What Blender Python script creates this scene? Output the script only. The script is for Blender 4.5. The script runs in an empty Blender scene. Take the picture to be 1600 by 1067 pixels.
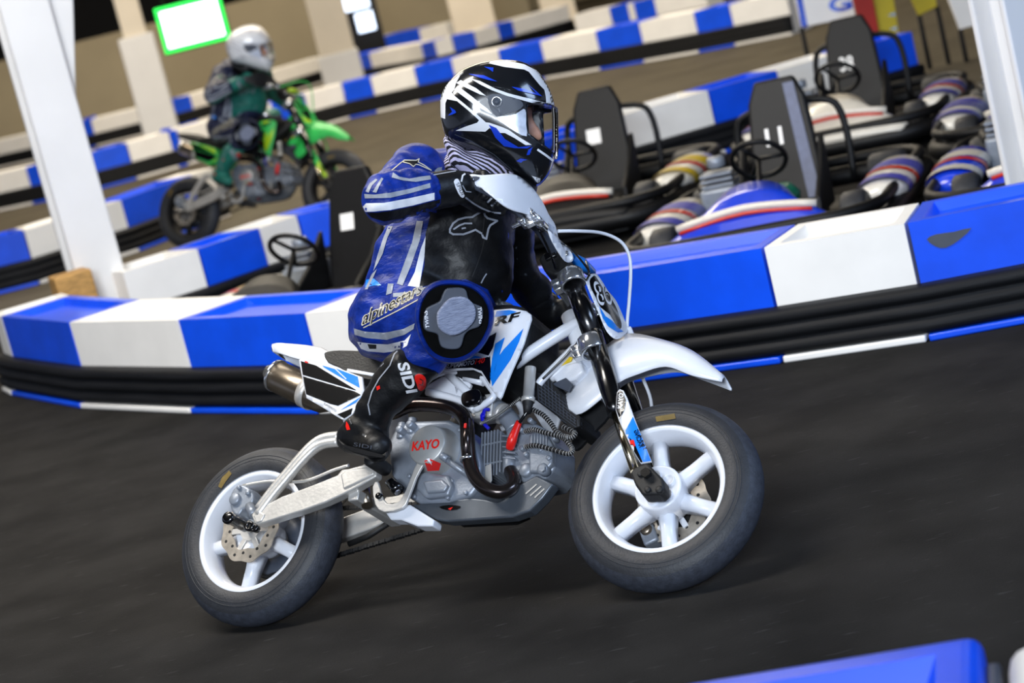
import bpy, bmesh, math, random
import numpy as np
from mathutils import Vector, Matrix
from mathutils.bvhtree import BVHTree
random.seed(7)
SC = bpy.context.scene
COL = SC.collection
# ------------------------------------------------------------------ camera
FPX, CAM_H, PITCH, ROLL = 3537.4, 1.50655, .17794, .24525
CC = np.array([0, 0, CAM_H])
FW = np.array([0, math.cos(PITCH), -math.sin(PITCH)])
_r0 = np.array([1., 0, 0]); _u0 = np.array([0, math.sin(PITCH), math.cos(PITCH)])
CR = math.cos(ROLL)*_r0 - math.sin(ROLL)*_u0
CU = math.sin(ROLL)*_r0 + math.cos(ROLL)*_u0
cam = bpy.data.cameras.new('camera'); camo = bpy.data.objects.new('camera', cam); COL.objects.link(camo)
camo.matrix_world = Matrix(((CR[0], CU[0], -FW[0], CC[0]), (CR[1], CU[1], -FW[1], CC[1]), (CR[2], CU[2], -FW[2], CC[2]), (0, 0, 0, 1)))
cam.sensor_width = 36; cam.lens = FPX*36/1600
cam.dof.use_dof = True; cam.dof.focus_distance = 5.3; cam.dof.aperture_fstop = 4.0
cam.clip_end = 200
SC.camera = camo
# ------------------------------------------------------------------ view, world, lights
SC.view_settings.view_transform = 'Standard'; SC.view_settings.look = 'None'
SC.view_settings.gamma = 1; SC.view_settings.exposure = 0.0; SC.view_settings.use_curve_mapping = False
wd = bpy.data.worlds.new('world'); SC.world = wd; wd.use_nodes = True
wd.node_tree.nodes['Background'].inputs[0].default_value = (.62, .72, 1, 1)
wd.node_tree.nodes['Background'].inputs[1].default_value = .42
def area(name, loc, target, sx, sy, power, col):
    l = bpy.data.lights.new(name, 'AREA'); l.shape = 'RECTANGLE'; l.size = sx; l.size_y = sy; l.energy = power; l.color = col
    o = bpy.data.objects.new(name, l); COL.objects.link(o); o.location = loc
    o.rotation_euler = (Vector(target)-Vector(loc)).to_track_quat('-Z', 'Y').to_euler()
    return o
area('window_daylight', (-1.8, -5.6, 4.1), (-.1, 6.0, .4), 3.2, 1.6, 1180, (.80, .89, 1))
area('side_window_daylight', (4.6, 2.5, 3.2), (.2, 5.2, .4), 2.4, 1.6, 160, (.5, .68, 1))
area('barrier_fill_light', (-1.9, 5.6, 4.3), (-1.3, 9.2, 0), 3.0, 1.2, 300, (1, .95, .88))  # added fill, aimed to brighten the near barrier faces; not a known fixture
area('ceiling_lamp_left', (-2.5, 10.5, 4.4), (-2.5, 10.5, 0), 3, 1.4, 110, (1, .93, .82))
area('far_floor_fill_light', (-.4, 16.0, 4.4), (-.4, 16.0, 0), 5, 2.5, 400, (1, .88, .7))  # added fill that lifts the far floor; not a known fixture
area('ceiling_lamp_pit', (1.6, 10, 4.4), (1.6, 10, 0), 3, 1.4, 22, (1, .93, .82))
area('ceiling_lamp_far_left', (-4, 21, 4.4), (-4, 22, 0), 7, 3, 320, (1, .86, .66))
area('ceiling_lamp_far_right', (2, 21, 4.4), (2, 22, 0), 6, 3, 240, (1, .86, .66))
area('ceiling_lamp_end', (-2, 29, 4.4), (-2, 31, 0), 9, 3, 560, (1, .86, .66))
# ------------------------------------------------------------------ projection helpers
def ray(px, py): return FW + CR*((px-800)/FPX) - CU*((py-533.5)/FPX)
def D(px, py, d): return CC + ray(px, py)*d                        # point of a pixel at a depth
def G(px, py, z=0.):                                              # point of a pixel on a level z
    d = ray(px, py); return CC + d*((z-CAM_H)/d[2])
def proj(P):
    d = np.asarray(P, float)-CC; z = d@FW
    return 800+FPX*(d@CR)/z, 533.5-FPX*(d@CU)/z, z
TH, PH, RX, RY, THF, PHF, FX, FY = .49974, .66683, -.7756, 5.39845, .37186, .75619, .20568, 4.84807
TR, TT = .2319, .052
def axes(th, ph):
    F = np.array([math.cos(th), -math.sin(th), 0]); R = np.array([-math.sin(th), -math.cos(th), 0]); Z = np.array([0, 0, 1.])
    return F, math.cos(ph)*R+math.sin(ph)*Z, math.cos(ph)*Z-math.sin(ph)*R
BF, BA, BU = axes(TH, PH)                                          # bike: forward, right, up
HR = np.array([RX, RY, TT]) + BU*(TR-TT)
FF, FA, FU = axes(THF, PHF)                                        # front wheel
HF = np.array([FX, FY, TT]) + FU*(TR-TT)
def B(px, py, off=0.):                                             # pixel -> plane parallel to the bike's mid-plane
    d = ray(px, py); return CC + d*(((HR-CC)@BA+off)/(d@BA))
def Fp(px, py, off=0.):                                            # the same for the steered front end
    d = ray(px, py); return CC + d*(((HF-CC)@FA+off)/(d@FA))
def mirB(p): p = np.asarray(p); return p - 2*((p-HR)@BA)*BA
def mirF(p): p = np.asarray(p); return p - 2*((p-HF)@FA)*FA
def nrm(v): v = np.asarray(v, float); return v/np.linalg.norm(v)
# ------------------------------------------------------------------ materials
def lin(c): c = c/255.; return c/12.92 if c <= .04045 else ((c+.055)/1.055)**2.4
def mat(name, rgb, rough=.5, metal=0., coat=0., noise=.06, nscale=25., bump=0., bscale=60., spec=.5, emit=0., rgb2=None, alpha=None, scl=None):
    m = bpy.data.materials.new(name); m.use_nodes = True
    nt = m.node_tree; b = nt.nodes['Principled BSDF']
    c = [lin(x) for x in rgb]
    c2 = [lin(x) for x in rgb2] if rgb2 else [min(1, x*(1-noise*3)) for x in c]
    tc = nt.nodes.new('ShaderNodeTexCoord'); n = nt.nodes.new('ShaderNodeTexNoise'); n.inputs['Scale'].default_value = nscale; n.inputs['Detail'].default_value = 5
    mp = nt.nodes.new('ShaderNodeMapping')
    if scl: mp.inputs['Scale'].default_value = scl
    nt.links.new(tc.outputs['Object'], mp.inputs[0]); nt.links.new(mp.outputs[0], n.inputs['Vector'])
    r = nt.nodes.new('ShaderNodeValToRGB'); r.color_ramp.elements[0].position = .35; r.color_ramp.elements[1].position = .65
    r.color_ramp.elements[0].color = (*c2, 1); r.color_ramp.elements[1].color = (*c, 1)
    nt.links.new(n.outputs['Fac'], r.inputs[0]); nt.links.new(r.outputs[0], b.inputs['Base Color'])
    b.inputs['Roughness'].default_value = rough; b.inputs['Metallic'].default_value = metal
    b.inputs['Specular IOR Level'].default_value = spec
    if coat: b.inputs['Coat Weight'].default_value = coat; b.inputs['Coat Roughness'].default_value = .06
    if bump:
        n2 = nt.nodes.new('ShaderNodeTexNoise'); n2.inputs['Scale'].default_value = bscale; n2.inputs['Detail'].default_value = 4
        nt.links.new(mp.outputs[0], n2.inputs['Vector'])
        bp = nt.nodes.new('ShaderNodeBump'); bp.inputs['Strength'].default_value = bump; bp.inputs['Distance'].default_value = .01
        nt.links.new(n2.outputs['Fac'], bp.inputs['Height']); nt.links.new(bp.outputs[0], b.inputs['Normal'])
    if emit:
        b.inputs['Emission Color'].default_value = (*c, 1); b.inputs['Emission Strength'].default_value = emit
    return m
def glass(name, tint, refl=.12):
    m = bpy.data.materials.new(name); m.use_nodes = True; nt = m.node_tree; nt.nodes.clear()
    o = nt.nodes.new('ShaderNodeOutputMaterial'); mx = nt.nodes.new('ShaderNodeMixShader'); t = nt.nodes.new('ShaderNodeBsdfTransparent'); g = nt.nodes.new('ShaderNodeBsdfGlossy')
    lw = nt.nodes.new('ShaderNodeLayerWeight'); lw.inputs['Blend'].default_value = refl*2
    t.inputs[0].default_value = (*tint, 1); g.inputs['Roughness'].default_value = .03; g.inputs[0].default_value = (1, 1, 1, 1)
    nt.links.new(lw.outputs['Fresnel'], mx.inputs[0]); nt.links.new(t.outputs[0], mx.inputs[1]); nt.links.new(g.outputs[0], mx.inputs[2]); nt.links.new(mx.outputs[0], o.inputs[0])
    return m
M = {}
M['white'] = mat('white_plastic', (222, 225, 232), .32, coat=.25, noise=.01)
M['black'] = mat('black_gloss', (9, 9, 11), .22, coat=.4, noise=.05)
M['blackmat'] = mat('black_matte', (17, 17, 19), .6, noise=.1, bump=.1)
M['grip'] = mat('black_rubber_grip', (14, 14, 15), .7, bump=.3, bscale=300)
M['cyan'] = mat('azure_sticker', (22, 128, 232), .3, coat=.3, noise=.02)
M['dblue'] = mat('blue_sticker', (18, 70, 200), .3, coat=.3, noise=.02)
M['red'] = mat('red_paint', (225, 30, 22), .35, noise=.03)
M['tire'] = mat('tire_rubber', (40, 42, 47), .55, noise=.08, nscale=40, bump=.12, bscale=220)
M['tread'] = mat('worn_tread', (52, 56, 66), .6, noise=.12, nscale=60, bump=.15, bscale=260)
M['alu'] = mat('brushed_aluminium', (214, 211, 206), .36, metal=.5, noise=.05, bump=.05, bscale=120)
M['cast'] = mat('cast_engine_alloy', (142, 149, 160), .4, metal=.35, noise=.05, bump=.08, bscale=200)
M['castlight'] = mat('light_engine_cover', (172, 172, 170), .42, metal=.4, noise=.03)
M['chrome'] = mat('chrome', (226, 228, 232), .16, metal=.9, noise=.02)
M['gold'] = mat('gold_fork_chrome', (225, 210, 178), .14, metal=1, noise=.02)
M['titan'] = mat('titanium_muffler', (150, 138, 122), .3, metal=.9, noise=.08)
M['pipe'] = mat('dark_exhaust_pipe', (84, 76, 74), .2, metal=.9, noise=.1)
M['disc'] = mat('steel_brake_disc', (196, 186, 172), .3, metal=.5, noise=.1, nscale=60)
M['gunmetal'] = mat('grey_skid_plate', (92, 98, 106), .35, metal=.5, noise=.05)
M['seat'] = mat('seat_vinyl', (22, 21, 20), .55, noise=.1, bump=.15, bscale=180)
M['yellow'] = mat('yellow_paint', (222, 190, 28), .4, noise=.04)
M['amber'] = mat('amber_tire_mark', (120, 98, 40), .6, noise=.1)
M['bluetube'] = mat('deep_blue_hose', (25, 25, 190), .3)
M['leather'] = mat('blue_leather', (10, 46, 146), .42, noise=.16, nscale=14, bump=.6, bscale=20, scl=(1, 1.6, 2.4), spec=.28)
M['bleather'] = mat('black_leather', (12, 13, 16), .46, noise=.15, nscale=18, bump=.35, bscale=26, spec=.32)
M['wleather'] = mat('white_leather', (222, 224, 230), .45, noise=.05, bump=.1)
M['gleather'] = mat('grey_leather', (150, 156, 168), .45, noise=.08, nscale=40, bump=.1)
M['cream'] = mat('cream_embroidery', (196, 190, 170), .6, noise=.05)
M['puck'] = mat('scuffed_slider', (150, 158, 182), .75, noise=.2, nscale=60, scl=(1, 1, 7), bump=.6, bscale=90, rgb2=(120, 128, 152))
M['dgrey'] = mat('dark_grey_plastic', (66, 72, 84), .5, noise=.05)
M['velcro'] = mat('black_velcro', (8, 8, 9), .95, noise=.1, nscale=80, spec=.1)
M['skin'] = mat('skin', (214, 156, 128), .5, noise=.04, spec=.4)
M['eye'] = mat('eye_white', (230, 228, 222), .2)
M['hair'] = mat('brown_hair', (60, 42, 30), .6)
M['shell'] = mat('helmet_black', (20, 22, 26), .2, coat=.5, noise=.06, nscale=8)
M['hwhite'] = mat('helmet_white', (228, 230, 234), .22, coat=.4, noise=.01)
M['hblue'] = mat('helmet_blue', (20, 60, 190), .25, coat=.4, noise=.03)
M['visor'] = glass('clear_visor', (.93, .94, .95), .045)
M['vsilver'] = mat('visor_mechanism_glare', (214, 222, 238), .25, metal=.2, noise=.1, nscale=50)
# ------------------------------------------------------------------ mesh builder (world coordinates)
class MB:
    def __init__(s): s.bm = bmesh.new(); s.mats = []; s.mi = 0
    def use(s, m):
        m = M[m] if isinstance(m, str) else m
        if m not in s.mats: s.mats.append(m)
        s.mi = s.mats.index(m); return s
    def face(s, vs, smooth=True):
        try: f = s.bm.faces.new(vs)
        except ValueError: return None
        f.material_index = s.mi; f.smooth = smooth; return f
    def v(s, p): return s.bm.verts.new(Vector([float(a) for a in p]))
    def mesh(s, V, Fc, smooth=True):
        vs = [s.v(p) for p in V]
        return [s.face([vs[i] for i in f], smooth) for f in Fc], vs
    def box(s, c, x, y, z, bev=0., seg=2):
        c, x, y, z = map(np.asarray, (c, x, y, z))
        V = [c+a*x+b*y+d*z for a in (-1, 1) for b in (-1, 1) for d in (-1, 1)]
        fs, vs = s.mesh(V, [(0, 1, 3, 2), (4, 6, 7, 5), (0, 4, 5, 1), (2, 3, 7, 6), (0, 2, 6, 4), (1, 5, 7, 3)], False)
        bmesh.ops.recalc_face_normals(s.bm, faces=[f for f in fs if f])
        if bev > 0: s.bevel(fs, bev, seg)
        return s
    def bevel(s, fs, w, seg=2, ang=.5):
        es = {e for f in fs if f for e in f.edges if len(e.link_faces) == 2 and e.calc_face_angle(0) > ang}
        r = bmesh.ops.bevel(s.bm, geom=list(es), offset=float(w), segments=seg, affect='EDGES', profile=.6, clamp_overlap=True, material=-1)
        for f in r['faces']: f.smooth = True
    def tube(s, pts, r, seg=14, cap=True, closed=False, smooth_n=0):
        pts = [np.asarray(p, float) for p in pts]
        rs = [r]*len(pts) if np.isscalar(r) else list(r)
        if smooth_n: pts, rs = cat3(pts, rs, smooth_n, closed)
        n = len(pts); rings = []; up = None
        for i in range(n):
            a = pts[(i-1) % n] if closed else pts[max(i-1, 0)]; b = pts[(i+1) % n] if closed else pts[min(i+1, n-1)]
            t = nrm(b-a)
            if up is None: up = np.array([0, 0, 1.]) if abs(t[2]) < .9 else np.array([1., 0, 0])
            x = nrm(up-t*(up@t)); y = np.cross(t, x); up = x
            rings.append([s.v(pts[i]+rs[i]*(math.cos(q)*x+math.sin(q)*y)) for q in np.linspace(0, 2*math.pi, seg, endpoint=False)])
        for i in range(n if closed else n-1):
            A, Bq = rings[i], rings[(i+1) % n]
            for k in range(seg): s.face([A[k], A[(k+1) % seg], Bq[(k+1) % seg], Bq[k]])
        if cap and not closed:
            s.face(list(reversed(rings[0])), False); s.face(rings[-1], False)
        return s
    def lathe(s, c, ax, prof, seg=40, closed=True, smooth=True):        # prof: [(radius, along)]
        c = np.asarray(c, float); ax = nrm(ax); u = np.array([0, 0, 1.]) if abs(ax[2]) < .9 else np.array([1., 0, 0])
        x = nrm(u-ax*(u@ax)); y = np.cross(ax, x)
        rings = []
        for (r, a) in prof:
            if r < 1e-6: rings.append([s.v(c+ax*a)])
            else: rings.append([s.v(c+ax*a+r*(math.cos(q)*x+math.sin(q)*y)) for q in np.linspace(0, 2*math.pi, seg, endpoint=False)])
        n = len(prof)
        for i in range(n if closed else n-1):
            A, Bq = rings[i], rings[(i+1) % n]
            for k in range(seg):
                k2 = (k+1) % seg
                if len(A) == 1 and len(Bq) == 1: break
                if len(A) == 1: s.face([A[0], Bq[k2], Bq[k]], smooth)
                elif len(Bq) == 1: s.face([A[k], A[k2], Bq[0]], smooth)
                else: s.face([A[k], A[k2], Bq[k2], Bq[k]], smooth)
        return s
    def cyl(s, c, ax, r, h0, h1, seg=28, bev=0.):
        if bev: return s.lathe(c, ax, [(0, h0), (r-bev, h0), (r, h0+bev), (r, h1-bev), (r-bev, h1), (0, h1)], seg, False)
        s.lathe(c, ax, [(0, h0), (r, h0)], seg, False, False); s.lathe(c, ax, [(r, h0), (r, h1)], seg, False); return s.lathe(c, ax, [(r, h1), (0, h1)], seg, False, False)
    def prism(s, P, vec, bev=0., seg=2):                                 # planar polygon P extruded by vec
        P = [np.asarray(p, float) for p in P]; n = len(P); vec = np.asarray(vec, float)
        fs, vs = s.mesh(P+[p+vec for p in P], [tuple(range(n)), tuple(range(2*n-1, n-1, -1))]+[(i, (i+1) % n, n+(i+1) % n, n+i) for i in range(n)], False)
        bmesh.ops.recalc_face_normals(s.bm, faces=[f for f in fs if f])
        if bev: s.bevel(fs, bev, seg)
        return s
    def grid2d(s, poly, step):
        b = bmesh.new(); vs = [b.verts.new((x, y, 0)) for x, y in dens(poly, step*1.5 if step else 1e9)]
        f = b.faces.new(vs)
        if step:
            xs = [p[0] for p in poly]; ys = [p[1] for p in poly]
            for k in np.arange(min(xs)+step*.5, max(xs), step): bmesh.ops.bisect_plane(b, geom=b.verts[:]+b.edges[:]+b.faces[:], plane_co=(k, 0, 0), plane_no=(1, 0, 0))
            for k in np.arange(min(ys)+step*.5, max(ys), step): bmesh.ops.bisect_plane(b, geom=b.verts[:]+b.edges[:]+b.faces[:], plane_co=(0, k, 0), plane_no=(0, 1, 0))
        bmesh.ops.triangulate(b, faces=[f for f in b.faces if len(f.verts) > 4 or not step])
        return b
    def panel(s, poly, mp, off, thick, step=0):                         # pixel outline -> plate at lateral offset off(px,py)
        of = off if callable(off) else (lambda x, y: off)
        if not callable(off) and not step and thick > 0:
            P = [mp(x, y, off) for x, y in poly]
            ax = nrm(mp(800, 600, .1)-mp(800, 600, 0)); ax = BA if mp is B else FA
            return s.prism(P, -thick*ax)
        b = s.grid2d(poly, step); ax = BA if mp is B else FA
        b.verts.index_update(); V = [(v.co.x, v.co.y) for v in b.verts]
        top = [s.v(mp(x, y, of(x, y))) for x, y in V]; made = []
        if b.faces:
            flip = None
            for f in b.faces:
                q = [top[v.index] for v in f.verts]
                nf = s.face(q)
                if nf: made.append(nf)
            if thick > 0:
                bot = [s.v(np.array(t.co)-thick*ax) for t in top]
                for f in b.faces:
                    nf = s.face([bot[v.index] for v in reversed(f.verts)])
                    if nf: made.append(nf)
                for e in b.edges:
                    if e.is_boundary:
                        i, j = e.verts[0].index, e.verts[1].index
                        nf = s.face([top[i], top[j], bot[j], bot[i]], False)
                        if nf: made.append(nf)
                bmesh.ops.recalc_face_normals(s.bm, faces=made)
            else:
                for f in made:
                    f.normal_update()
                    if Vector(f.normal).dot(Vector(CC)-f.calc_center_median()) < 0: f.normal_flip()
        b.free(); return s
    def bvh(s): s.bm.verts.ensure_lookup_table(); return BVHTree.FromBMesh(s.bm)
    def decal2d(s, b, bvh, eps):
        CCv = Vector(CC); hit = {}
        b.verts.index_update()
        for v in b.verts:
            d = Vector(ray(v.co.x, v.co.y)).normalized()
            loc, no, idx, dist = bvh.ray_cast(CCv, d)
            if loc is None: hit[v.index] = None; continue
            if no.dot(d) > 0: no = -no
            hit[v.index] = s.bm.verts.new(loc + no*(eps*.4) - d*eps)
        for f in b.faces:
            q = [hit[v.index] for v in f.verts]
            if any(x is None for x in q): continue
            ds = [(x.co-CCv).length for x in q]
            if max(ds)-min(ds) > .05: continue
            nf = s.face(q)
            if nf:
                nf.normal_update()
                if nf.normal.dot(CCv-nf.calc_center_median()) < 0: nf.normal_flip()
        for h in hit.values():
            if h is not None and not h.link_faces: s.bm.verts.remove(h)
        b.free(); return s
    def decal(s, poly, bvh, eps=.0012, step=5): return s.decal2d(s.grid2d(poly, step), bvh, eps)
    def stroke(s, pts, w, bvh, eps=.0012, step=4, closed=False):
        pts = [np.asarray(p, float) for p in pts]; n = len(pts)
        for i in range(n if closed else n-1):
            a, b = pts[i], pts[(i+1) % n]; t = b-a; l = np.linalg.norm(t)
            if l < 1e-6: continue
            t = t/l; q = np.array([-t[1], t[0]])*w/2; e = t*w*.3
            s.decal([a-e+q, b+e+q, b+e-q, a-e-q], bvh, eps+.00003*(i % 5), step)
        return s
    def text(s, txt, org, xd, yd, bvh, eps=.0016, step=4, shear=0., bold=0.):
        """text baseline starts at pixel org; xd = pixel vector of the whole width, yd = pixel vector of the letter height"""
        V, Fc = text_mesh(txt, shear, bold)
        b = bmesh.new(); org = np.asarray(org, float); xd = np.asarray(xd, float); yd = np.asarray(yd, float)
        vs = [b.verts.new((*(org+xd*p[0]+yd*p[1]), 0)) for p in V]
        for f in Fc:
            try: b.faces.new([vs[i] for i in f])
            except ValueError: pass
        if step:
            P = np.array([v.co[:2] for v in b.verts])
            for k in np.arange(P[:, 0].min()+step, P[:, 0].max(), step): bmesh.ops.bisect_plane(b, geom=b.verts[:]+b.edges[:]+b.faces[:], plane_co=(k, 0, 0), plane_no=(1, 0, 0))
            for k in np.arange(P[:, 1].min()+step, P[:, 1].max(), step): bmesh.ops.bisect_plane(b, geom=b.verts[:]+b.edges[:]+b.faces[:], plane_co=(0, k, 0), plane_no=(0, 1, 0))
        return s.decal2d(b, bvh, eps)
    def obj(s, name, parent=None, bevel=0., weld=False):
        me = bpy.data.meshes.new(name)
        if weld: bmesh.ops.remove_doubles(s.bm, verts=s.bm.verts[:], dist=1e-5)
        root = parent
        while root is not None and root.parent is not None: root = root.parent
        if root is not None and root.get('_m'): s.bm.transform(ROOTS[root['_m']].inverted())
        s.bm.to_mesh(me); s.bm.free()
        for m in s.mats: me.materials.append(m)
        o = bpy.data.objects.new(name, me); COL.objects.link(o)
        if parent is not None: o.parent = parent
        if bevel:
            md = o.modifiers.new('bevel', 'BEVEL'); md.width = bevel; md.segments = 2; md.limit_method = 'ANGLE'; md.angle_limit = .7
        return o
ROOTS = {}
def root(name, label, cat, loc=(0, 0, 0), mtx=None, group=None):
    o = bpy.data.objects.new(name, None); COL.objects.link(o); o.empty_display_size = .1
    m = mtx if mtx is not None else Matrix.Translation(Vector([float(a) for a in loc]))
    o.matrix_world = m; o['label'] = label; o['category'] = cat
    if group: o['group'] = group
    k = 'r%d' % len(ROOTS); ROOTS[k] = m.copy(); o['_m'] = k
    return o
def tag(o, label, cat, group=None, kind=None):
    o['label'] = label; o['category'] = cat
    if group: o['group'] = group
    if kind: o['kind'] = kind
    return o
def recentre(o, loc):                                              # move a top-level mesh object's origin to its base
    loc = Vector([float(a) for a in loc]); o.data.transform(Matrix.Translation(-loc)); o.location = loc; return o
def struct(o): o['kind'] = 'structure'; return o
def dup(r, mtx, label=None, group=None, mswap=None):
    c = r.copy(); COL.objects.link(c); c.matrix_world = mtx
    if label: c['label'] = label
    if group: c['group'] = group
    def rec(src, dst):
        for ch in list(src.children):
            n = ch.copy(); COL.objects.link(n); n.parent = dst
            if mswap and any(m and m.name in mswap for m in n.data.materials):
                n.data = n.data.copy()
                for i, m in enumerate(n.data.materials):
                    if m.name in mswap: n.data.materials[i] = mswap[m.name]
            rec(ch, n)
    rec(r, c); return c
def dens(poly, step):
    out = []; n = len(poly)
    for i in range(n):
        a = np.asarray(poly[i], float); b = np.asarray(poly[(i+1) % n], float)
        k = max(1, int(np.linalg.norm(b-a)/step))
        out += [a+(b-a)*j/k for j in range(k)]
    return out
def cat3(P, R, n, closed=False):
    P = np.array(P); R = np.array(R, float); m = len(P); Q = []; S = []
    rng = range(m if closed else m-1)
    for i in rng:
        g = (lambda j: P[j % m]) if closed else (lambda j: P[min(max(j, 0), m-1)])
        p0, p1, p2, p3 = g(i-1), g(i), g(i+1), g(i+2); r1, r2 = R[i % m], R[(i+1) % m]
        for t in np.linspace(0, 1, n, endpoint=False):
            Q.append(.5*((2*p1)+(-p0+p2)*t+(2*p0-5*p1+4*p2-p3)*t*t+(-p0+3*p1-3*p2+p3)*t**3)); S.append(r1+(r2-r1)*t)
    if not closed: Q.append(P[-1]); S.append(R[-1])
    return Q, S
def sm(poly, n=4, closed=True):
    Q, _ = cat3([np.array([p[0], p[1], 0.]) for p in poly], [0]*len(poly), n, closed); return [(q[0], q[1]) for q in Q]
def text_mesh(txt, shear=0., bold=0.):
    cu = bpy.data.curves.new('t', 'FONT'); cu.body = txt; cu.size = 1; cu.shear = shear; cu.offset = bold; cu.resolution_u = 3
    o = bpy.data.objects.new('t', cu); COL.objects.link(o); bpy.context.view_layer.update()
    me = bpy.data.meshes.new_from_object(o.evaluated_get(bpy.context.evaluated_depsgraph_get()))
    V = np.array([v.co[:2] for v in me.vertices]); Fc = [tuple(p.vertices) for p in me.polygons]
    bpy.data.objects.remove(o); bpy.data.curves.remove(cu); bpy.data.meshes.remove(me)
    x0, x1 = V[:, 0].min(), V[:, 0].max(); y0, y1 = V[:, 1].min(), V[:, 1].max()
    V = (V-[x0, y0])/[x1-x0, y1-y0]; return V, Fc
# ------------------------------------------------------------------ signed-distance solids -> smooth meshes (surface nets)
def smin(a, b, k): h = np.clip(.5+.5*(b-a)/k, 0, 1); return b+(a-b)*h-k*h*(1-h)
def smax(a, b, k): return -smin(-a, -b, k)
def cone(P, a, b, ra, rb):
    a = np.asarray(a, float); b = np.asarray(b, float); ba = b-a; t = np.clip(((P-a)@ba)/(ba@ba), 0, 1)
    return np.linalg.norm(P-a-t[..., None]*ba, axis=-1)-(ra+(rb-ra)*t)
def chain(P, pts, k=.02):
    d = None
    for (a, ra), (b, rb) in zip(pts[:-1], pts[1:]):
        e = cone(P, a, b, ra, rb); d = e if d is None else smin(d, e, k)
    return d
def ell(P, c, axs, r):
    q = P-np.asarray(c); L = np.stack([q@np.asarray(a)/x for a, x in zip(axs, r)], -1); n = np.linalg.norm(L, axis=-1)
    L2 = np.stack([q@np.asarray(a)/(x*x) for a, x in zip(axs, r)], -1); return n*(n-1)/np.maximum(np.linalg.norm(L2, axis=-1), 1e-6)
def poly2(U, V, poly):
    poly = np.asarray(poly, float); d = np.full(U.shape, 1e9); s = np.ones(U.shape); n = len(poly)
    for i in range(n):
        a, b = poly[i], poly[i-1]; ex, ey = b-a; wx, wy = U-a[0], V-a[1]
        t = np.clip((wx*ex+wy*ey)/(ex*ex+ey*ey+1e-12), 0, 1); bx, by = wx-ex*t, wy-ey*t
        d = np.minimum(d, bx*bx+by*by)
        c1 = V >= a[1]; c2 = V < b[1]; c3 = ex*wy > ey*wx
        fl = (c1 & c2 & c3) | (~c1 & ~c2 & ~c3); s = np.where(fl, -s, s)
    return s*np.sqrt(d)
def puff(P, poly, dep, half, r, gx=0., gy=0.):
    """rounded solid whose outline is a pixel polygon at depth dep; gx, gy tilt its mid-plane (metres of depth per metre)"""
    q = P-CC; w = q@FW; U, V = q@CR, q@CU
    P2 = [((x-800)*dep/FPX, -(y-533.5)*dep/FPX) for x, y in poly]; cx = np.mean([p[0] for p in P2]); cy = np.mean([p[1] for p in P2])
    d2 = poly2(U, V, P2); w = w-dep-gx*(U-cx)-gy*(V-cy)
    a = d2+r; b = np.abs(w)-half+r
    return np.sqrt(np.maximum(a, 0)**2+np.maximum(b, 0)**2)+np.minimum(np.maximum(a, b), 0)-r
def nets(fn, lo, hi, h):
    lo = np.asarray(lo, float); hi = np.asarray(hi, float); n = np.ceil((hi-lo)/h).astype(int)+1
    gx = [lo[i]+h*np.arange(n[i]) for i in range(3)]
    Fv = np.empty(n, np.float32)
    for i0 in range(0, n[0], 24):
        Pg = np.stack(np.meshgrid(gx[0][i0:i0+24], gx[1], gx[2], indexing='ij'), -1); Fv[i0:i0+24] = fn(Pg)
    offs = [(a, b, c) for a in (0, 1) for b in (0, 1) for c in (0, 1)]
    C8 = np.stack([Fv[a:n[0]-1+a, b:n[1]-1+b, c:n[2]-1+c] for a, b, c in offs], -1); ins = C8 < 0
    mask = ins.any(-1) & ~ins.all(-1); idx = np.full(mask.shape, -1); cells = np.argwhere(mask); idx[mask] = np.arange(len(cells))
    c8 = C8[mask]; acc = np.zeros((len(cells), 3)); cnt = np.zeros(len(cells)); of = np.array(offs, float)
    for i in range(8):
        for j in range(i+1, 8):
            if np.abs(of[i]-of[j]).sum() != 1: continue
            x = (c8[:, i] < 0) != (c8[:, j] < 0); t = c8[:, i]/np.where(x, c8[:, i]-c8[:, j], 1)
            acc[x] += (of[i]+t[:, None]*(of[j]-of[i]))[x]; cnt[x] += 1
    V = lo+h*(cells+acc/cnt[:, None]); S = Fv < 0; Q = []
    for ax in range(3):
        o1, o2 = [(1, 2), (2, 0), (0, 1)][ax]
        sl0 = [slice(1, n[k]-1) for k in range(3)]; sl0[ax] = slice(0, n[ax]-1); sl1 = list(sl0); sl1[ax] = slice(1, n[ax])
        a, b = S[tuple(sl0)], S[tuple(sl1)]; w = np.argwhere(a != b); 
        if not len(w): continue
        sg = a[a != b]; st = np.ones(3, int); st[ax] = 0; w = w+st
        def cell(d1, d2): c = w.copy(); c[:, o1] -= d1; c[:, o2] -= d2; return idx[c[:, 0], c[:, 1], c[:, 2]]
        q = np.stack([cell(1, 1), cell(0, 1), cell(0, 0), cell(1, 0)], -1); q[~sg] = q[~sg][:, ::-1]; Q.append(q[(q >= 0).all(1)])
    return V, np.concatenate(Q)
def solid(mb, fn, lo, hi, h, smooth=2):
    V, Q = nets(fn, lo, hi, h)
    if smooth:
        E = np.concatenate([Q[:, [0, 1]], Q[:, [1, 2]], Q[:, [2, 3]], Q[:, [3, 0]]]); E = np.concatenate([E, E[:, ::-1]])
        for lam in [.5, -.52]*smooth:
            A = np.zeros_like(V); c = np.zeros(len(V)); np.add.at(A, E[:, 0], V[E[:, 1]]); np.add.at(c, E[:, 0], 1)
            V = V+lam*(A/np.maximum(c, 1)[:, None]-V)
    mb.mesh(V, [tuple(int(i) for i in q) for q in Q]); return mb
def bounds(pts, pad):
    P = np.array(pts); return P.min(0)-pad, P.max(0)+pad
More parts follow.
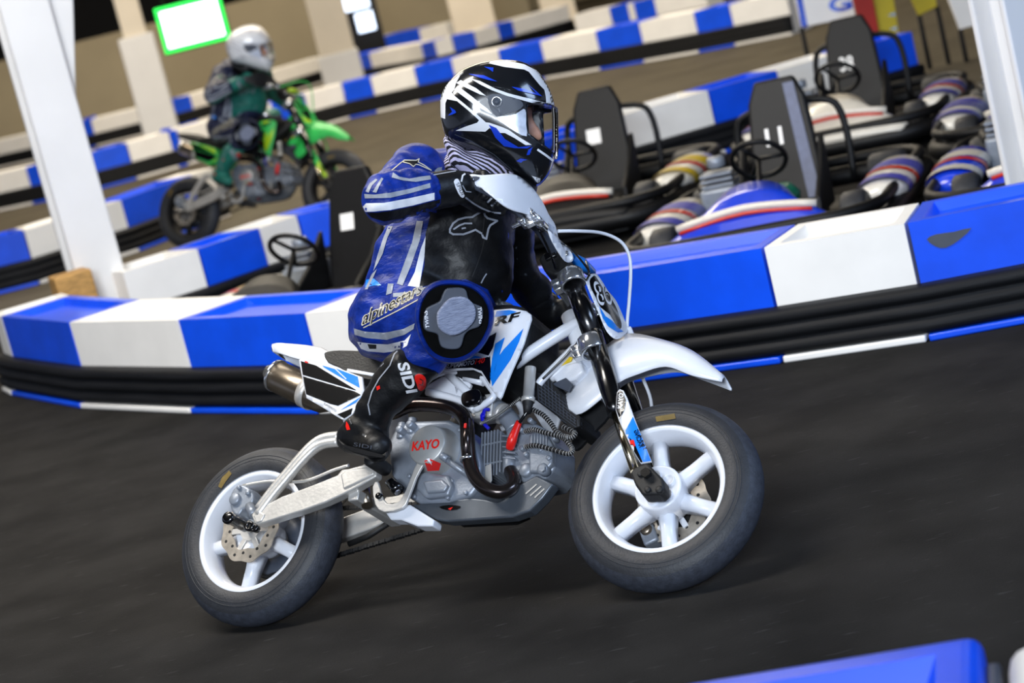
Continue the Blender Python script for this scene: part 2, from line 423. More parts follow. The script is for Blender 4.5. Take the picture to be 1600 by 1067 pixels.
def wob(P, a, s, seed=0):                                           # folds of cloth
    rs = np.random.RandomState(seed); d = np.zeros(P.shape[:-1])
    for i in range(6):
        k = rs.normal(size=3); k = k/np.linalg.norm(k)*s*(1+.5*rs.rand()); d += np.sin(P@k+rs.rand()*6.28)
    return a*d/6
# ================================================================== setting
M['asphalt'] = mat('dark_asphalt', (44, 43, 42), .85, noise=.12, nscale=3.5, bump=.2, bscale=160, spec=.04)
M['tan'] = mat('tan_wall_paint', (158, 147, 122), .8, noise=.03, nscale=1.5)
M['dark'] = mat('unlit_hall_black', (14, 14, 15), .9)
M['colpaint'] = mat('white_column_paint', (226, 226, 226), .5, noise=.02, nscale=3)
M['colcream'] = mat('cream_column_paint', (222, 212, 194), .5, noise=.02, nscale=3)
M['bblue'] = mat('blue_barrier_plastic', (6, 82, 240), .35, noise=.06, nscale=5, coat=.1)
M['bwhite'] = mat('white_barrier_plastic', (242, 240, 236), .4, noise=.02, nscale=5)
M['rubber'] = mat('black_rubber_rail', (22, 23, 26), .6, noise=.15, nscale=4, scl=(1, 1, 12), bump=.15, bscale=20, spec=.2)
M['seam'] = mat('dark_seam', (60, 62, 70), .6)
_nt = M['asphalt'].node_tree; _b = _nt.nodes['Principled BSDF']; _old = _b.inputs['Base Color'].links[0].from_socket       # pale grit flecks and long worn lanes in the surface
_tc = _nt.nodes.new('ShaderNodeTexCoord'); _mp = _nt.nodes.new('ShaderNodeMapping'); _mp.inputs['Rotation'].default_value = (0, 0, .25); _mp.inputs['Scale'].default_value = (14, 75, 1)
_n = _nt.nodes.new('ShaderNodeTexNoise'); _n.inputs['Scale'].default_value = 1; _n.inputs['Detail'].default_value = 2
_r = _nt.nodes.new('ShaderNodeValToRGB'); _r.color_ramp.elements[0].position = .66; _r.color_ramp.elements[1].position = .76; _r.color_ramp.elements[1].color = (.5, .5, .5, 1)
_mx = _nt.nodes.new('ShaderNodeMix'); _mx.data_type = 'RGBA'; _mx.inputs[7].default_value = (.07, .07, .07, 1)
_nt.links.new(_tc.outputs['Object'], _mp.inputs[0]); _nt.links.new(_mp.outputs[0], _n.inputs['Vector']); _nt.links.new(_n.outputs['Fac'], _r.inputs[0]); _nt.links.new(_r.outputs[0], _mx.inputs[0]); _nt.links.new(_old, _mx.inputs[6]); _nt.links.new(_mx.outputs[2], _b.inputs['Base Color'])
mb = MB().use('asphalt'); mb.mesh([(-24, -6, 0), (24, -6, 0), (24, 12.5, 0), (-24, 12.5, 0)], [(0, 1, 2, 3)], False)
fl = struct(mb.obj('floor'))
M['litfloor'] = mat('lamplit_far_floor', (84, 78, 66), .75, noise=.1, nscale=2.2, bump=.15, bscale=90, spec=.15)      # same floor further back, lamp light put into its paler colour
mb = MB().use('litfloor'); mb.mesh([(-24, 12.5, 0), (24, 12.5, 0), (24, 45, 0), (-24, 45, 0)], [(0, 1, 2, 3)], False); struct(mb.obj('floor'))
def wall(name, a, b, z0, z1, t, m):
    a, b = np.array([*a[:2], 0.]), np.array([*b[:2], 0.]); d = nrm(b-a); n = np.array([-d[1], d[0], 0])
    mb = MB().use(m); mb.box((a+b)/2+n*t/2+[0, 0, (z0+z1)/2], d*np.linalg.norm(b-a)/2, n*t/2, [0, 0, (z1-z0)/2]); return struct(mb.obj(name))
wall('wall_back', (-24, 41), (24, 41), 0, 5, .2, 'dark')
wall('wall_back_partition', (-14, 35), (1.5, 35), 0, 1.34, .15, 'tan')
wall('wall_back_right', G(372, 120)[:2]*1.0, (14, 30.5), 0, 5, .15, 'tan')
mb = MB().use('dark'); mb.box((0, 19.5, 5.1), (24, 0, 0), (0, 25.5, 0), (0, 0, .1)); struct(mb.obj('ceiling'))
# ---------------- columns
def column(px, py, dep, w, label, m='colpaint', base=None, group=None, brace=None, top=5.0, ang=.35, foot=None):
    p = D(px, py, dep); c = np.array([p[0], p[1], 0]); r = root('steel_column', label, 'column', c, group=group)
    x = np.array([math.cos(ang), math.sin(ang), 0]); y = np.array([-x[1], x[0], 0])
    mb = MB().use(m); W = w/2
    # H-section: two flanges and a web
    prof = [(-1, -1), (1, -1), (1, -.72), (.16, -.72), (.16, .72), (1, .72), (1, 1), (-1, 1), (-1, .72), (-.16, .72), (-.16, -.72), (-1, -.72)]
    mb.prism([c+x*W*a+y*W*b for a, b in prof], (0, 0, top), .008)
    mb.obj('shaft', r)
    mb = MB().use(m); mb.box(c+[0, 0, .012], x*W*1.5, y*W*1.5, [0, 0, .012], .004); mb.obj('base_plate', r)
    if brace:
        bm_ = MB().use(m); a = c+np.array([0, 0, brace[0]]); b = c+x*brace[1]+np.array([0, 0, brace[2]]); dr = nrm(b-a); s2 = nrm(np.cross(dr, y))
        bm_.box((a+b)/2, dr*np.linalg.norm(b-a)/2, y*w*.26, s2*w*.26, .006); bm_.obj('brace', r)
    if base:
        h, bw = base; b2 = MB().use('colpaint'); b2.box(c+[0, 0, h/2], x*bw/2, y*bw/2, [0, 0, h/2], .03, 3); b2.obj('padding', r)
    if foot:
        b3 = MB().use('wood'); q = c-x*.16-y*.2; b3.box(q+[0, 0, foot/2], x*.09, y*.09, [0, 0, foot/2], .01); b3.obj('wooden_packing_block', r)
    return r
M['wood'] = mat('plywood', (196, 150, 84), .7, noise=.15, scl=(1, 1, 6))
column(147, 416, 10.98, .234, 'white steel column with a diagonal brace behind the left barrier end', brace=(.95, .62, 3.4), foot=.42)
column(258, 225, 25.5, .26, 'cream column with white padding around its lower half, below the green lit screen', 'colcream', base=(1.30, .40), ang=.1)
column(521, 60, 27.5, .44, 'cream column to the right of the green rider, left of the two bright windows', 'colcream', ang=.05, base=(.5, .5))
column(733, 5, 30, .56, 'wide cream column rising behind the top of the black helmet', 'colcream', ang=0)
column(866, -10, 30, .44, 'narrower cream column to the upper right of the black helmet', 'colcream', ang=0)
column(1590, 100, 7.45, .17, 'bluish white column at the right edge of the frame, beside the parked karts', ang=.5)
# ---------------- green edged screen on two hanging rods
p = D(301, 37, 19.); rt = nrm([CR[0], CR[1], 0]); up = np.array([0, 0, 1.]); nn = np.cross(rt, up)
r = root('lit_screen', 'bright white lit screen with a glowing green edge hanging at the upper left', 'screen', p-up*.19)
M['screen'] = mat('lit_screen_face', (235, 255, 240), .5, emit=3.2, noise=0); M['greenlit'] = mat('green_lit_edge', (30, 236, 80), .5, emit=1.1, noise=0)
mb = MB().use('dark'); mb.box(p-nn*0-nrm(FW)*-.03, rt*.29, up*.2, nn*.03, .01); mb.obj('housing', r)
mb = MB().use('greenlit'); mb.box(p-nrm([FW[0], FW[1], 0])*.02, rt*.285, up*.195, nn*.012, .006); mb.obj('green_edge', r)
mb = MB().use('screen'); mb.box(p-nrm([FW[0], FW[1], 0])*.034, rt*.245, up*.155, nn*.004, .002); mb.obj('screen_face', r)
mb = MB().use('dark')
for s in (-1, 1): mb.tube([p+rt*.2*s+up*.18, p+rt*.2*s+up*(5.0-p[2])], .012, 8)
mb.obj('hanging_rods', r)
# ---------------- two bright windows in a dark surround on the far wall
M['winlit'] = mat('daylit_pane', (215, 232, 255), .3, emit=2.2, noise=0)
a = D(562, 25, 29.2); e = 29.2/FPX
mb = MB().use('dark'); mb.box(a+np.array([0, .1, -.1]), rt*.24, up*.5, nn*.06, .01); w1 = struct(mb.obj('window_1'))
for (x, y, w_, h_) in ((556, 4, 20, 11), (571, 34, 14, 15)):
    q = D(x, y, 29.1); m2 = MB().use('winlit'); m2.box(q, rt*w_*e, up*h_*e, nn*.02, .01); m2.obj('pane', w1)
# ---------------- track barriers: every block a thing, the rubber rail of each run another
def run(pts, seams, name, where, h=.36, dep=.36, seam_label=None):
    """pts: pixels of the floor line of the run's front; seams: [(x0, x1, 'B'|'W')] in pixel x"""
    pts = [np.array(p, float) for p in pts]
    def at(x):
        for a, b in zip(pts[:-1], pts[1:]):
            if x <= b[0]: break
        t = (x-a[0])/(b[0]-a[0]); return G(x, a[1]+(b[1]-a[1])*t)
    xs = [seams[0][0]]+[s[1] for s in seams]; P = [at(x) for x in xs]; n = len(P); N = []
    for i in range(n):
        t = nrm(P[min(i+1, n-1)]-P[max(i-1, 0)]); q = np.array([-t[1], t[0], 0]); N.append(q if q[1] > 0 else -q)
    cnt = {'B': 0, 'W': 0}; nb = {k: sum(1 for s in seams if s[2] == k) for k in 'BW'}
    for i, (x0, x1, c) in enumerate(seams):
        A, Bp, na, nb_ = P[i], P[i+1], N[i], N[i+1]; t = nrm(Bp-A); g = t*.006
        word = 'blue' if c == 'B' else 'white'
        order = ['leftmost', 'second', 'third', 'fourth', 'fifth', 'sixth', 'seventh', 'eighth', 'ninth', 'tenth', 'eleventh', 'twelfth'][cnt[c]]; cnt[c] += 1
        lab = ('%s %s plastic barrier block from the left %s' % (order, word, where)) if order != 'leftmost' else ('leftmost %s plastic barrier block %s' % (word, where))
        if nb[c] == 1: lab = 'only %s plastic barrier block %s' % (word, where)
        r = root('barrier_block', lab, 'barrier', mtx=Matrix.Translation(Vector((A+Bp)/2)) @ Matrix.Rotation(math.atan2(t[1], t[0]), 4, 'Z'), group='%s barrier blocks %s' % (word, where))
        bm_ = MB().use('bblue' if c == 'B' else 'bwhite'); Z = np.array([0, 0, 1.]); o = .03
        V = [A+g+na*o, Bp-g+nb_*o, Bp-g+nb_*dep, A+g+na*dep]
        fs, vs = bm_.mesh([v+Z*.002 for v in V]+[v+Z*h for v in V], [(3, 2, 1, 0), (4, 5, 6, 7), (0, 1, 5, 4), (1, 2, 6, 5), (2, 3, 7, 6), (3, 0, 4, 7)], False)
        bm_.bevel(fs, .016, 3)
        tf = max((f for f in bm_.bm.faces if f.normal.z > .9 or (f.normal_update() or f.normal.z > .9)), key=lambda f: f.calc_area())
        bmesh.ops.inset_individual(bm_.bm, faces=[tf], thickness=.055, depth=0)
        bmesh.ops.inset_individual(bm_.bm, faces=[tf], thickness=.02, depth=-.03)
        if where == 'in the near run' and lab.startswith('fourth blue'):
            bv_ = bm_.bvh(); bm_.use('dgrey'); bm_.decal(sm([(1448, 374), (1462, 366), (1490, 362), (1518, 356), (1500, 374), (1478, 387), (1462, 385)], 2), bv_, .002)
        bm_.obj('body', r)
        f2 = MB().use('bblue' if c == 'B' else 'bwhite'); f2.box((A+Bp)/2+(na+nb_)*.5*(.02)+Z*.012, t*(np.linalg.norm(Bp-A)/2-.004), (na+nb_)*.5*.045, Z*.011, .006); f2.obj('foot', r)
    mbx = MB().use('rubber')                                        # ribbed rail
    prof = []
    for k in range(3):
        z0 = .024+k*.049; prof += [(-.008, z0+.003), (-.02, z0+.010), (-.024, z0+.024), (-.02, z0+.038), (-.008, z0+.046)]
    prof = [(.03, .024)]+prof+[(.03, .172)]
    rings = []
    Q = [P[0]+(P[1]-P[0])*t for t in np.linspace(0, 1, 3)[:-1]]
    QP, QN = [], []
    for i in range(n-1):
        for t in np.linspace(0, 1, 5)[:-1]: QP.append(P[i]+(P[i+1]-P[i])*t); QN.append(nrm(N[i]+(N[i+1]-N[i])*t))
    QP.append(P[-1]); QN.append(N[-1])
    for p_, q_ in zip(QP, QN): rings.append([mbx.v(p_+q_*(a+.028-.03)+np.array([0, 0, b])) for a, b in prof])
    for ra, rb in zip(rings[:-1], rings[1:]):
        for k in range(len(prof)-1): mbx.face([ra[k], rb[k], rb[k+1], ra[k+1]])
        mbx.face([ra[-1], rb[-1], rb[0], ra[0]])
    mbx.face(rings[0], False); mbx.face(list(reversed(rings[-1])), False)
    bmesh.ops.recalc_face_normals(mbx.bm, faces=mbx.bm.faces[:])
    o = mbx.obj('rubber_rail'); recentre(o, P[n//2])
    tag(o, 'black ribbed rubber rail on the barrier blocks %s' % where, 'bumper rail', 'rubber rails')
def alt(xs, first):
    out = []; c = first
    for a, b in zip(xs[:-1], xs[1:]): out.append((a, b, c)); c = 'W' if c == 'B' else 'B'
    return out
run([(0, 600), (12, 609), (26, 616), (105, 634), (210, 641), (315, 644), (490, 645), (650, 640), (800, 625), (1040, 590), (1236, 564), (1446, 533), (1600, 505), (1900, 448)],
    [(12, 26, 'W'), (26, 134, 'B'), (134, 306, 'W'), (306, 505, 'B'), (505, 690, 'W'), (690, 1226, 'B'), (1226, 1452, 'W'), (1452, 1760, 'B')], 'near', 'in the near run')
run([(150, 563), (225, 539), (345, 500), (500, 443), (578, 422), (1070, 255), (1133, 240), (1215, 215), (1500, 130)],
    alt([225, 345, 440, 496, 578, 690, 790, 870, 985, 1133, 1230, 1340, 1450], 'W')[:2]+[(440, 496, 'W'), (496, 578, 'B'), (578, 690, 'W'), (690, 790, 'B'), (790, 870, 'W'), (870, 985, 'B'), (985, 1133, 'W'), (1133, 1240, 'B'), (1240, 1340, 'W'), (1340, 1450, 'B')], 'pit', 'in the pit run behind the karts')
run([(-130, 492), (0, 462), (62, 444), (108, 430), (212, 395), (320, 352), (360, 337)], [(-110, 62, 'B'), (62, 217, 'W'), (217, 325, 'B'), (325, 358, 'W')], 'left', 'behind the braced column')
run([(-120, 356), (0, 330), (85, 312), (160, 295), (270, 265), (400, 226), (545, 186), (700, 151), (870, 121), (1080, 85), (1220, 58), (1400, 22)],
    [(-60, 53, 'W'), (53, 88, 'B'), (88, 156, 'W'), (156, 214, 'B'), (214, 280, 'W'), (280, 293, 'B'), (293, 440, 'W'), (440, 490, 'B'), (490, 547, 'W'), (547, 590, 'B'), (590, 658, 'W'), (658, 715, 'B'), (715, 788, 'W'), (788, 854, 'B'), (854, 940, 'W'), (940, 1008, 'B'), (1008, 1094, 'W'), (1094, 1150, 'B'), (1150, 1240, 'W')], 'far', 'in the far run behind the helmet')
run([(-80, 280), (0, 265), (145, 231), (280, 198), (400, 165), (505, 130), (560, 112)], [(-60, 135, 'W'), (135, 152, 'B'), (152, 276, 'W'), (276, 310, 'B'), (310, 520, 'W')], 'end', 'along the tan partition')
run([(530, 136), (690, 110), (760, 92), (860, 62), (940, 40)], [(548, 584, 'B'), (584, 665, 'W'), (665, 687, 'B'), (687, 717, 'W'), (717, 753, 'B'), (753, 790, 'W'), (790, 813, 'B'), (813, 900, 'W')], 'mid', 'at the foot of the wide columns')
run([(540, 108), (600, 96), (720, 74)], [(560, 603, 'W'), (603, 661, 'B'), (661, 705, 'W')], 'back', 'below the two bright windows')
run([(880, 80), (960, 63), (1030, 50), (1130, 30)], [(905, 961, 'W'), (961, 988, 'B'), (988, 998, 'W'), (998, 1030, 'B'), (1030, 1110, 'W')], 'top', 'in the rearmost run above the far run')
# near barrier in the bottom right corner: its back edge and two blocks
def corner():
    z = .36; a, b = G(1000, 1074, z), G(1660, 965, z); t = nrm(b-a); n = np.array([t[1], -t[0], 0]); n = n if n[1] < 0 else -n
    Z = np.array([0, 0, 1.]); s = np.array([(G(1545, 1009, z)-a)@t, 0, 0])[0]
    for nm, c, s0, s1, lab in (('B', 'bblue', -.35, s-.01, 'blue barrier block in the bottom right foreground corner'), ('W', 'bwhite', s+.02, s+.9, 'white barrier block in the bottom right foreground corner')):
        r = root('barrier_block', lab, 'barrier', mtx=Matrix.Translation(Vector((a+t*(s0+s1)/2)*[1, 1, 0])) @ Matrix.Rotation(math.atan2(t[1], t[0]), 4, 'Z'), group='barrier blocks in the foreground corner')
        o = .0 if nm == 'B' else .055
        V = [(a+t*s0+n*o), (a+t*s1+n*o), (a+t*s1+n*.42), (a+t*s0+n*.42)]; V = [v*[1, 1, 0] for v in V]
        bm_ = MB().use(c); fs, vs = bm_.mesh([v+Z*.002 for v in V]+[v+Z*z for v in V], [(3, 2, 1, 0), (4, 5, 6, 7), (0, 1, 5, 4), (1, 2, 6, 5), (2, 3, 7, 6), (3, 0, 4, 7)], False)
        bmesh.ops.recalc_face_normals(bm_.bm, faces=bm_.bm.faces[:]); bm_.bevel(fs, .05 if nm == 'W' else .03, 5)
        tf = max(bm_.bm.faces, key=lambda f: f.calc_area() if f.normal.z > .9 else 0)
        bmesh.ops.inset_individual(bm_.bm, faces=[tf], thickness=.05, depth=0); bmesh.ops.inset_individual(bm_.bm, faces=[tf], thickness=.05, depth=-.06)
        bm_.obj('body', r)
        if nm == 'W':
            g = MB().use('dgrey'); g.box(a*[1, 1, 0]+t*(s-.0)+n*.24+Z*.17, t*.012, n*.17, Z*.168, .01); g.obj('grey_gasket', r)
corner()
# ---------------- sign board and two upright flags at the top right
def upright(name, label, cat, corners, dep, m, extra=None, thick=.03):
    P = [D(x, y, dep) for x, y in corners]; base = min(P, key=lambda q: q[2]); r = root(name, label, cat, (base[0], base[1], 0))
    mb = MB().use(m); mb.prism(P, FW*thick, .004); bv = mb.bvh(); o = None
    if extra: extra(mb, bv)
    mb.obj('panel', r)
    for x, y in (corners[0], corners[1]):
        q = D(x, y, dep+.03); pm = MB().use('dark'); pm.tube([(q[0], q[1], 0), q], .015, 8); pm.obj('post', r)
    return r
def g_sign(mb, bv):
    mb.use('dblue'); mb.decal([(1241, -20), (1250, -22), (1262, 41), (1252, 43)], bv); mb.text('G', (1297, 22), (36, -8), (-5, -24), bv, bold=.04)
upright('sign_board', 'white sign board with a blue edge and one blue letter behind the black kart seats', 'sign', [(1252, 43), (1337, 25), (1325, -40), (1238, -22)], 14.2, 'bwhite', g_sign)
M['redflag'] = mat('red_banner_cloth', (168, 28, 14), .7, noise=.1, nscale=3); M['yelflag'] = mat('yellow_banner_cloth', (186, 168, 34), .7, noise=.08, nscale=3)
upright('banner', 'red upright banner behind the parked karts at the top right', 'banner', [(1366, 118), (1382, 95), (1361, -20), (1330, -10)], 13.9, 'redflag')
def y_sign(mb, bv):
    mb.use('black')
    for y in (18, 40, 62, 84): mb.decal([(1384+y*.12, y+6), (1402+y*.1, y-1), (1410+y*.1, y+1), (1400+y*.1, y+8)], bv); 
upright('banner', 'yellow upright banner with black marks beside the red banner', 'banner', [(1370, 120), (1412, 96), (1392, -30), (1362, -16)], 13.95, 'yelflag', y_sign)
upright('banner', 'yellow banner scrap hanging right of the black marked yellow banner', 'banner', [(1436, 24), (1464, 10), (1460, -22), (1420, -10)], 14.1, 'yelflag')
upright('banner', 'white narrow banner at the top right left of the white column', 'banner', [(1500, 46), (1528, 38), (1505, -20), (1478, -12)], 14.0, 'bwhite')
upright('banner', 'red narrow banner partly behind the white column at the right edge', 'banner', [(1536, 52), (1560, 44), (1548, -20), (1524, -12)], 14.1, 'redflag')
# ================================================================== parked rental karts (built once, copied with copies of the parts)
M['kblack'] = mat('kart_black_plastic', (11, 11, 13), .5, noise=.1, spec=.3); M['kwhite'] = mat('kart_white_body', (222, 216, 204), .3, noise=.02, coat=.4)
M['kgreen'] = mat('green_seat_insert', (10, 92, 72), .45, noise=.05); M['kstripe'] = mat('grey_seat_stripe', (92, 100, 128), .5)
M['kaccent'] = mat('kart_accent', (214, 182, 30), .35, noise=.03, coat=.3); M['kaccent2'] = mat('kart_accent_two', (206, 46, 20), .35, noise=.03, coat=.3)
M['kblue'] = mat('kart_blue_body', (14, 62, 214), .28, noise=.03, coat=.5); M['kpurple'] = mat('kart_violet_stripe', (78, 78, 170), .35, noise=.03)
def rr(cx, cy, hx, hy, r, z, n=6):
    out = []
    for sx, sy, a0 in ((1, 1, 0), (-1, 1, 90), (-1, -1, 180), (1, -1, 270)):
        for a in np.linspace(a0, a0+90, n): out.append((cx+sx*(hx-r)+r*math.cos(math.radians(a)), cy+sy*(hy-r)+r*math.sin(math.radians(a)), z))
    return out
def loft(mb, rings, cap=True):
    R = [[mb.v(p) for p in q] for q in rings]; n = len(R[0])
    for a, b in zip(R[:-1], R[1:]):
        for k in range(n): mb.face([a[k], a[(k+1) % n], b[(k+1) % n], b[k]])
    if cap: mb.face(R[0][::-1]); mb.face(R[-1])
def kart(label, pod='kwhite', a1='kaccent', a2='kaccent2', nose='kwhite', number='11', stripe=False, green=False):
    r = root('go_kart', label, 'go-kart', (0, 0, 0), group='parked go-karts in the pit')
    mb = MB().use('kblack'); mb.tube([np.array(p) for p in rr(0, 0, .96, .68, .3, .13, 8)], .055, 12, closed=True); mb.tube([np.array(p) for p in rr(0, 0, .95, .67, .3, .22, 8)], .03, 10, closed=True); mb.obj('bumper', r)
    mb = MB().use('kblack'); mb.prism([(x, y, .05) for x, y, z in rr(.1, 0, .82, .5, .15, .05, 4)], (0, 0, .02)); mb.obj('floor_tray', r)
    for sx, sy, w in ((.58, .5, .13), (.58, -.5, .13), (-.6, .5, .2), (-.6, -.5, .2)):
        mb = MB().use('tire'); h = w/2
        mb.lathe((sx, sy, .135), (0, 1, 0), [(.075, -h), (.12, -h), (.135, -h*.75), (.138, 0), (.135, h*.75), (.12, h), (.075, h)], 28); wo = mb.obj('wheel', r)
        m2 = MB().use('alu'); m2.lathe((sx, sy, .135), (0, 1, 0), [(0, -h*.5), (.05, -h*.5), (.078, -h*.98), (.078, h*.98), (.05, h*.5), (0, h*.5)], 24, False); m2.obj('rim', wo)
    for s in (-1, 1):                                              # side pods with painted stripes
        mb = MB().use(pod)
        rings = []
        for x, hy, hz in ((-.36, .09, .045), (-.32, .13, .075), (0, .14, .085), (.3, .13, .08), (.42, .1, .06), (.46, .07, .04)):
            rings.append([(x, s*.6+hy*math.cos(q)*1.0, .20+hz*math.sin(q)) for q in np.linspace(0, 2*math.pi, 20, endpoint=False)])
        loft(mb, rings if s > 0 else [q[::-1] for q in rings])
        bmesh.ops.recalc_face_normals(mb.bm, faces=mb.bm.faces[:])
        for (x0, x1, m_) in ((-.24, -.04, a1), (.0, .07, a2), (.2, .32, a1)):
            mb.use(m_); 
            for f in mb.bm.faces: pass
            bx = []
            for x in np.linspace(x0, x1, 4):
                t = 1-abs(x)*.15
                bx.append([(x+.18*math.sin(q)*.5, s*.6+.1445*t*math.cos(q), .20+.0885*t*math.sin(q)) for q in np.linspace(-.5, math.pi+.5, 14)])
            R = [[mb.v(p) for p in q] for q in bx]
            for A, Bq in zip(R[:-1], R[1:]):
                for k in range(13): mb.face([A[k], A[k+1], Bq[k+1], Bq[k]])
        mb.obj('side_pod', r)
    mb = MB().use(nose)                                            # nose fairing
    rings = []
    for x, hy, z0, z1 in ((.60, .2, .2, .42), (.72, .26, .16, .38), (.84, .42, .12, .30), (.94, .5, .11, .25), (1.0, .46, .13, .2)):
        rings.append([(x, hy*math.cos(q), (z0+z1)/2+(z1-z0)/2*math.sin(q)) for q in np.linspace(0, 2*math.pi, 24, endpoint=False)])
    loft(mb, rings[::-1]); bmesh.ops.recalc_face_normals(mb.bm, faces=mb.bm.faces[:])
    no = mb.obj('nose_fairing', r)
    m2 = MB().use(a2); m2.tube([(.86, y, .305+.0-.22*abs(y)**1.6) for y in np.linspace(-.34, .34, 9)], .010, 8); m2.obj('nose_stripe', no)
    m2 = MB().use('kwhite'); m2.tube([(.82, y, .325-.22*abs(y)**1.6) for y in np.linspace(-.36, .36, 11)], .02, 10); m2.obj('nose_rim', no)
    mb = MB().use('kblack')                                        # bucket seat with a high back
    tl = np.array([-.34, 0, 1.]); tl = nrm(tl); nx = np.array([tl[2], 0, -tl[0]])
    o = np.array([-.26, 0, .1])
    mb.prism([o+tl*z+np.array([0, y, 0]) for y, z in [(-.19, 0), (.19, 0), (.185, .3), (.16, .62), (.11, .74), (-.11, .74), (-.16, .62), (-.185, .3)]], -nx*.06, .02, 3)
    mb.prism([(x, y, .09) for x, y in [(-.26, -.2), (.16, -.19), (.2, 0), (.16, .19), (-.26, .2)]], (0, 0, .06), .02)
    for s in (-1, 1): mb.prism([(x, s*.2, z) for x, z in [(-.3, .1), (.1, .1), (.08, .2), (-.16, .32), (-.36, .48)]], (0, s*.035, 0), .012)
    so = mb.obj('seat', r)
    m2 = MB().use('bwhite'); V, Fc = text_mesh(number, bold=.02) if number else ([(0, 0), (1, 0), (1, 1), (0, 1)], [(0, 1, 2, 3)])
    for sgn in (1, -1):
        c = o+tl*.42+nx*(.003 if sgn > 0 else -.064); m2.mesh([c+np.array([0, sgn*(p[0]-.5)*.095-.04, 0])+tl*(p[1]-.5)*.10 for p in V], [f if sgn < 0 else f for f in Fc], False)
    m2.obj('seat_number', so)
    if stripe:
        m2 = MB().use('kstripe'); m2.prism([o+tl*z+np.array([0, y, 0])+nx*.004 for y, z in [(.17, .05), (.10, .05), (.05, .70), (.11, .70)]], nx*.006); m2.prism([o+tl*z+np.array([0, y, 0])-nx*.064 for y, z in [(.17, .05), (.10, .05), (.05, .70), (.11, .70)]], -nx*.006); m2.obj('seat_stripe', so)
    if green:
        m2 = MB().use('kgreen'); m2.lathe((.1, .0, .2), (0, 0, 1), [(.07, 0), (.13, 0), (.14, .05), (.1, .1), (.07, .08)], 24); m2.obj('seat_insert', so)
    mb = MB().use('kblack'); c = np.array([.27, 0, .48]); ax = nrm([-.75, 0, .66]); x = np.array([0, 1., 0]); y = np.cross(ax, x)
    mb.tube([c+.14*(math.cos(q)*x+math.sin(q)*y) for q in np.linspace(0, 2*math.pi, 28, endpoint=False)], .014, 8, closed=True)
    for q in (0, 2.1, 4.2): mb.tube([c, c+.14*(math.cos(q)*x+math.sin(q)*y)], .011, 8)
    mb.tube([c, (.58, 0, .14)], .013, 8); mb.obj('steering_wheel', r)
    mb = MB().use('cast'); mb.box((-.36, -.38, .2), (.13, 0, 0), (0, .1, 0), (0, 0, .1), .02)
    for k in range(6): mb.box((-.36+.0, -.38, .22+k*.03), (.09, 0, 0), (0, .09, 0), (0, 0, .008), .003)
    mb.cyl((-.36, -.38, .4), (0, 0, 1), .05, 0, .06, 20, .01)
    eo = mb.obj('engine', r); m2 = MB().use('kblack'); m2.tube([(-.3, -.46, .28), (-.45, -.5, .3), (-.7, -.46, .26), (-.8, -.3, .24)], .03, 12, smooth_n=4); m2.obj('exhaust', eo)
    mb = MB().use('kblack')                                        # rear hoop
    mb.tube([(-.62, -.3, .16), (-.66, -.3, .5), (-.66, -.2, .62), (-.66, .2, .62), (-.66, .3, .5), (-.62, .3, .16)], .02, 10, smooth_n=4); mb.obj('rear_hoop', r)
    return r
KS = .77
def kmat(x, y, deg): return Matrix.Translation((x, y, 0)) @ Matrix.Rotation(math.radians(deg), 4, 'Z') @ Matrix.Scale(KS, 4)
def kcopy(r, x, y, deg, label, swap=None): return dup(r, kmat(x, y, deg), label, mswap=swap)
K1 = kart('parked kart with yellow and red striped pods at the left behind the rider', nose='kblack', number=None)
K2 = kart('parked kart with blue nose, seat back number 11 and a grey stripe', 'kwhite', 'kpurple', 'kaccent2', 'kblue', '11', True, True)
K4 = kart('parked kart with seat number 38 in front of the red banner', 'kwhite', 'kpurple', 'kaccent2', 'kwhite', '38')
K1.matrix_world = kmat(-.72, 9.98, 240); K2.matrix_world = kmat(1.2, 9.15, 250); K4.matrix_world = kmat(1.97, 11.5, 250)
kcopy(K1, .57, 11.0, 250, 'parked kart with a yellow striped pod right behind the front of the black helmet')
K5 = kart('parked kart with a blue nose at the right edge near the white column', 'kblue', 'kwhite', 'kaccent2', 'kblue', None); K5.matrix_world = kmat(2.3, 8.62, 250)
K6 = kart('parked kart with violet and cream pods in the back right corner of the pit', 'kwhite', 'kpurple', 'kpurple', 'kblack', None); K6.matrix_world = kmat(2.7, 10.22, 250)
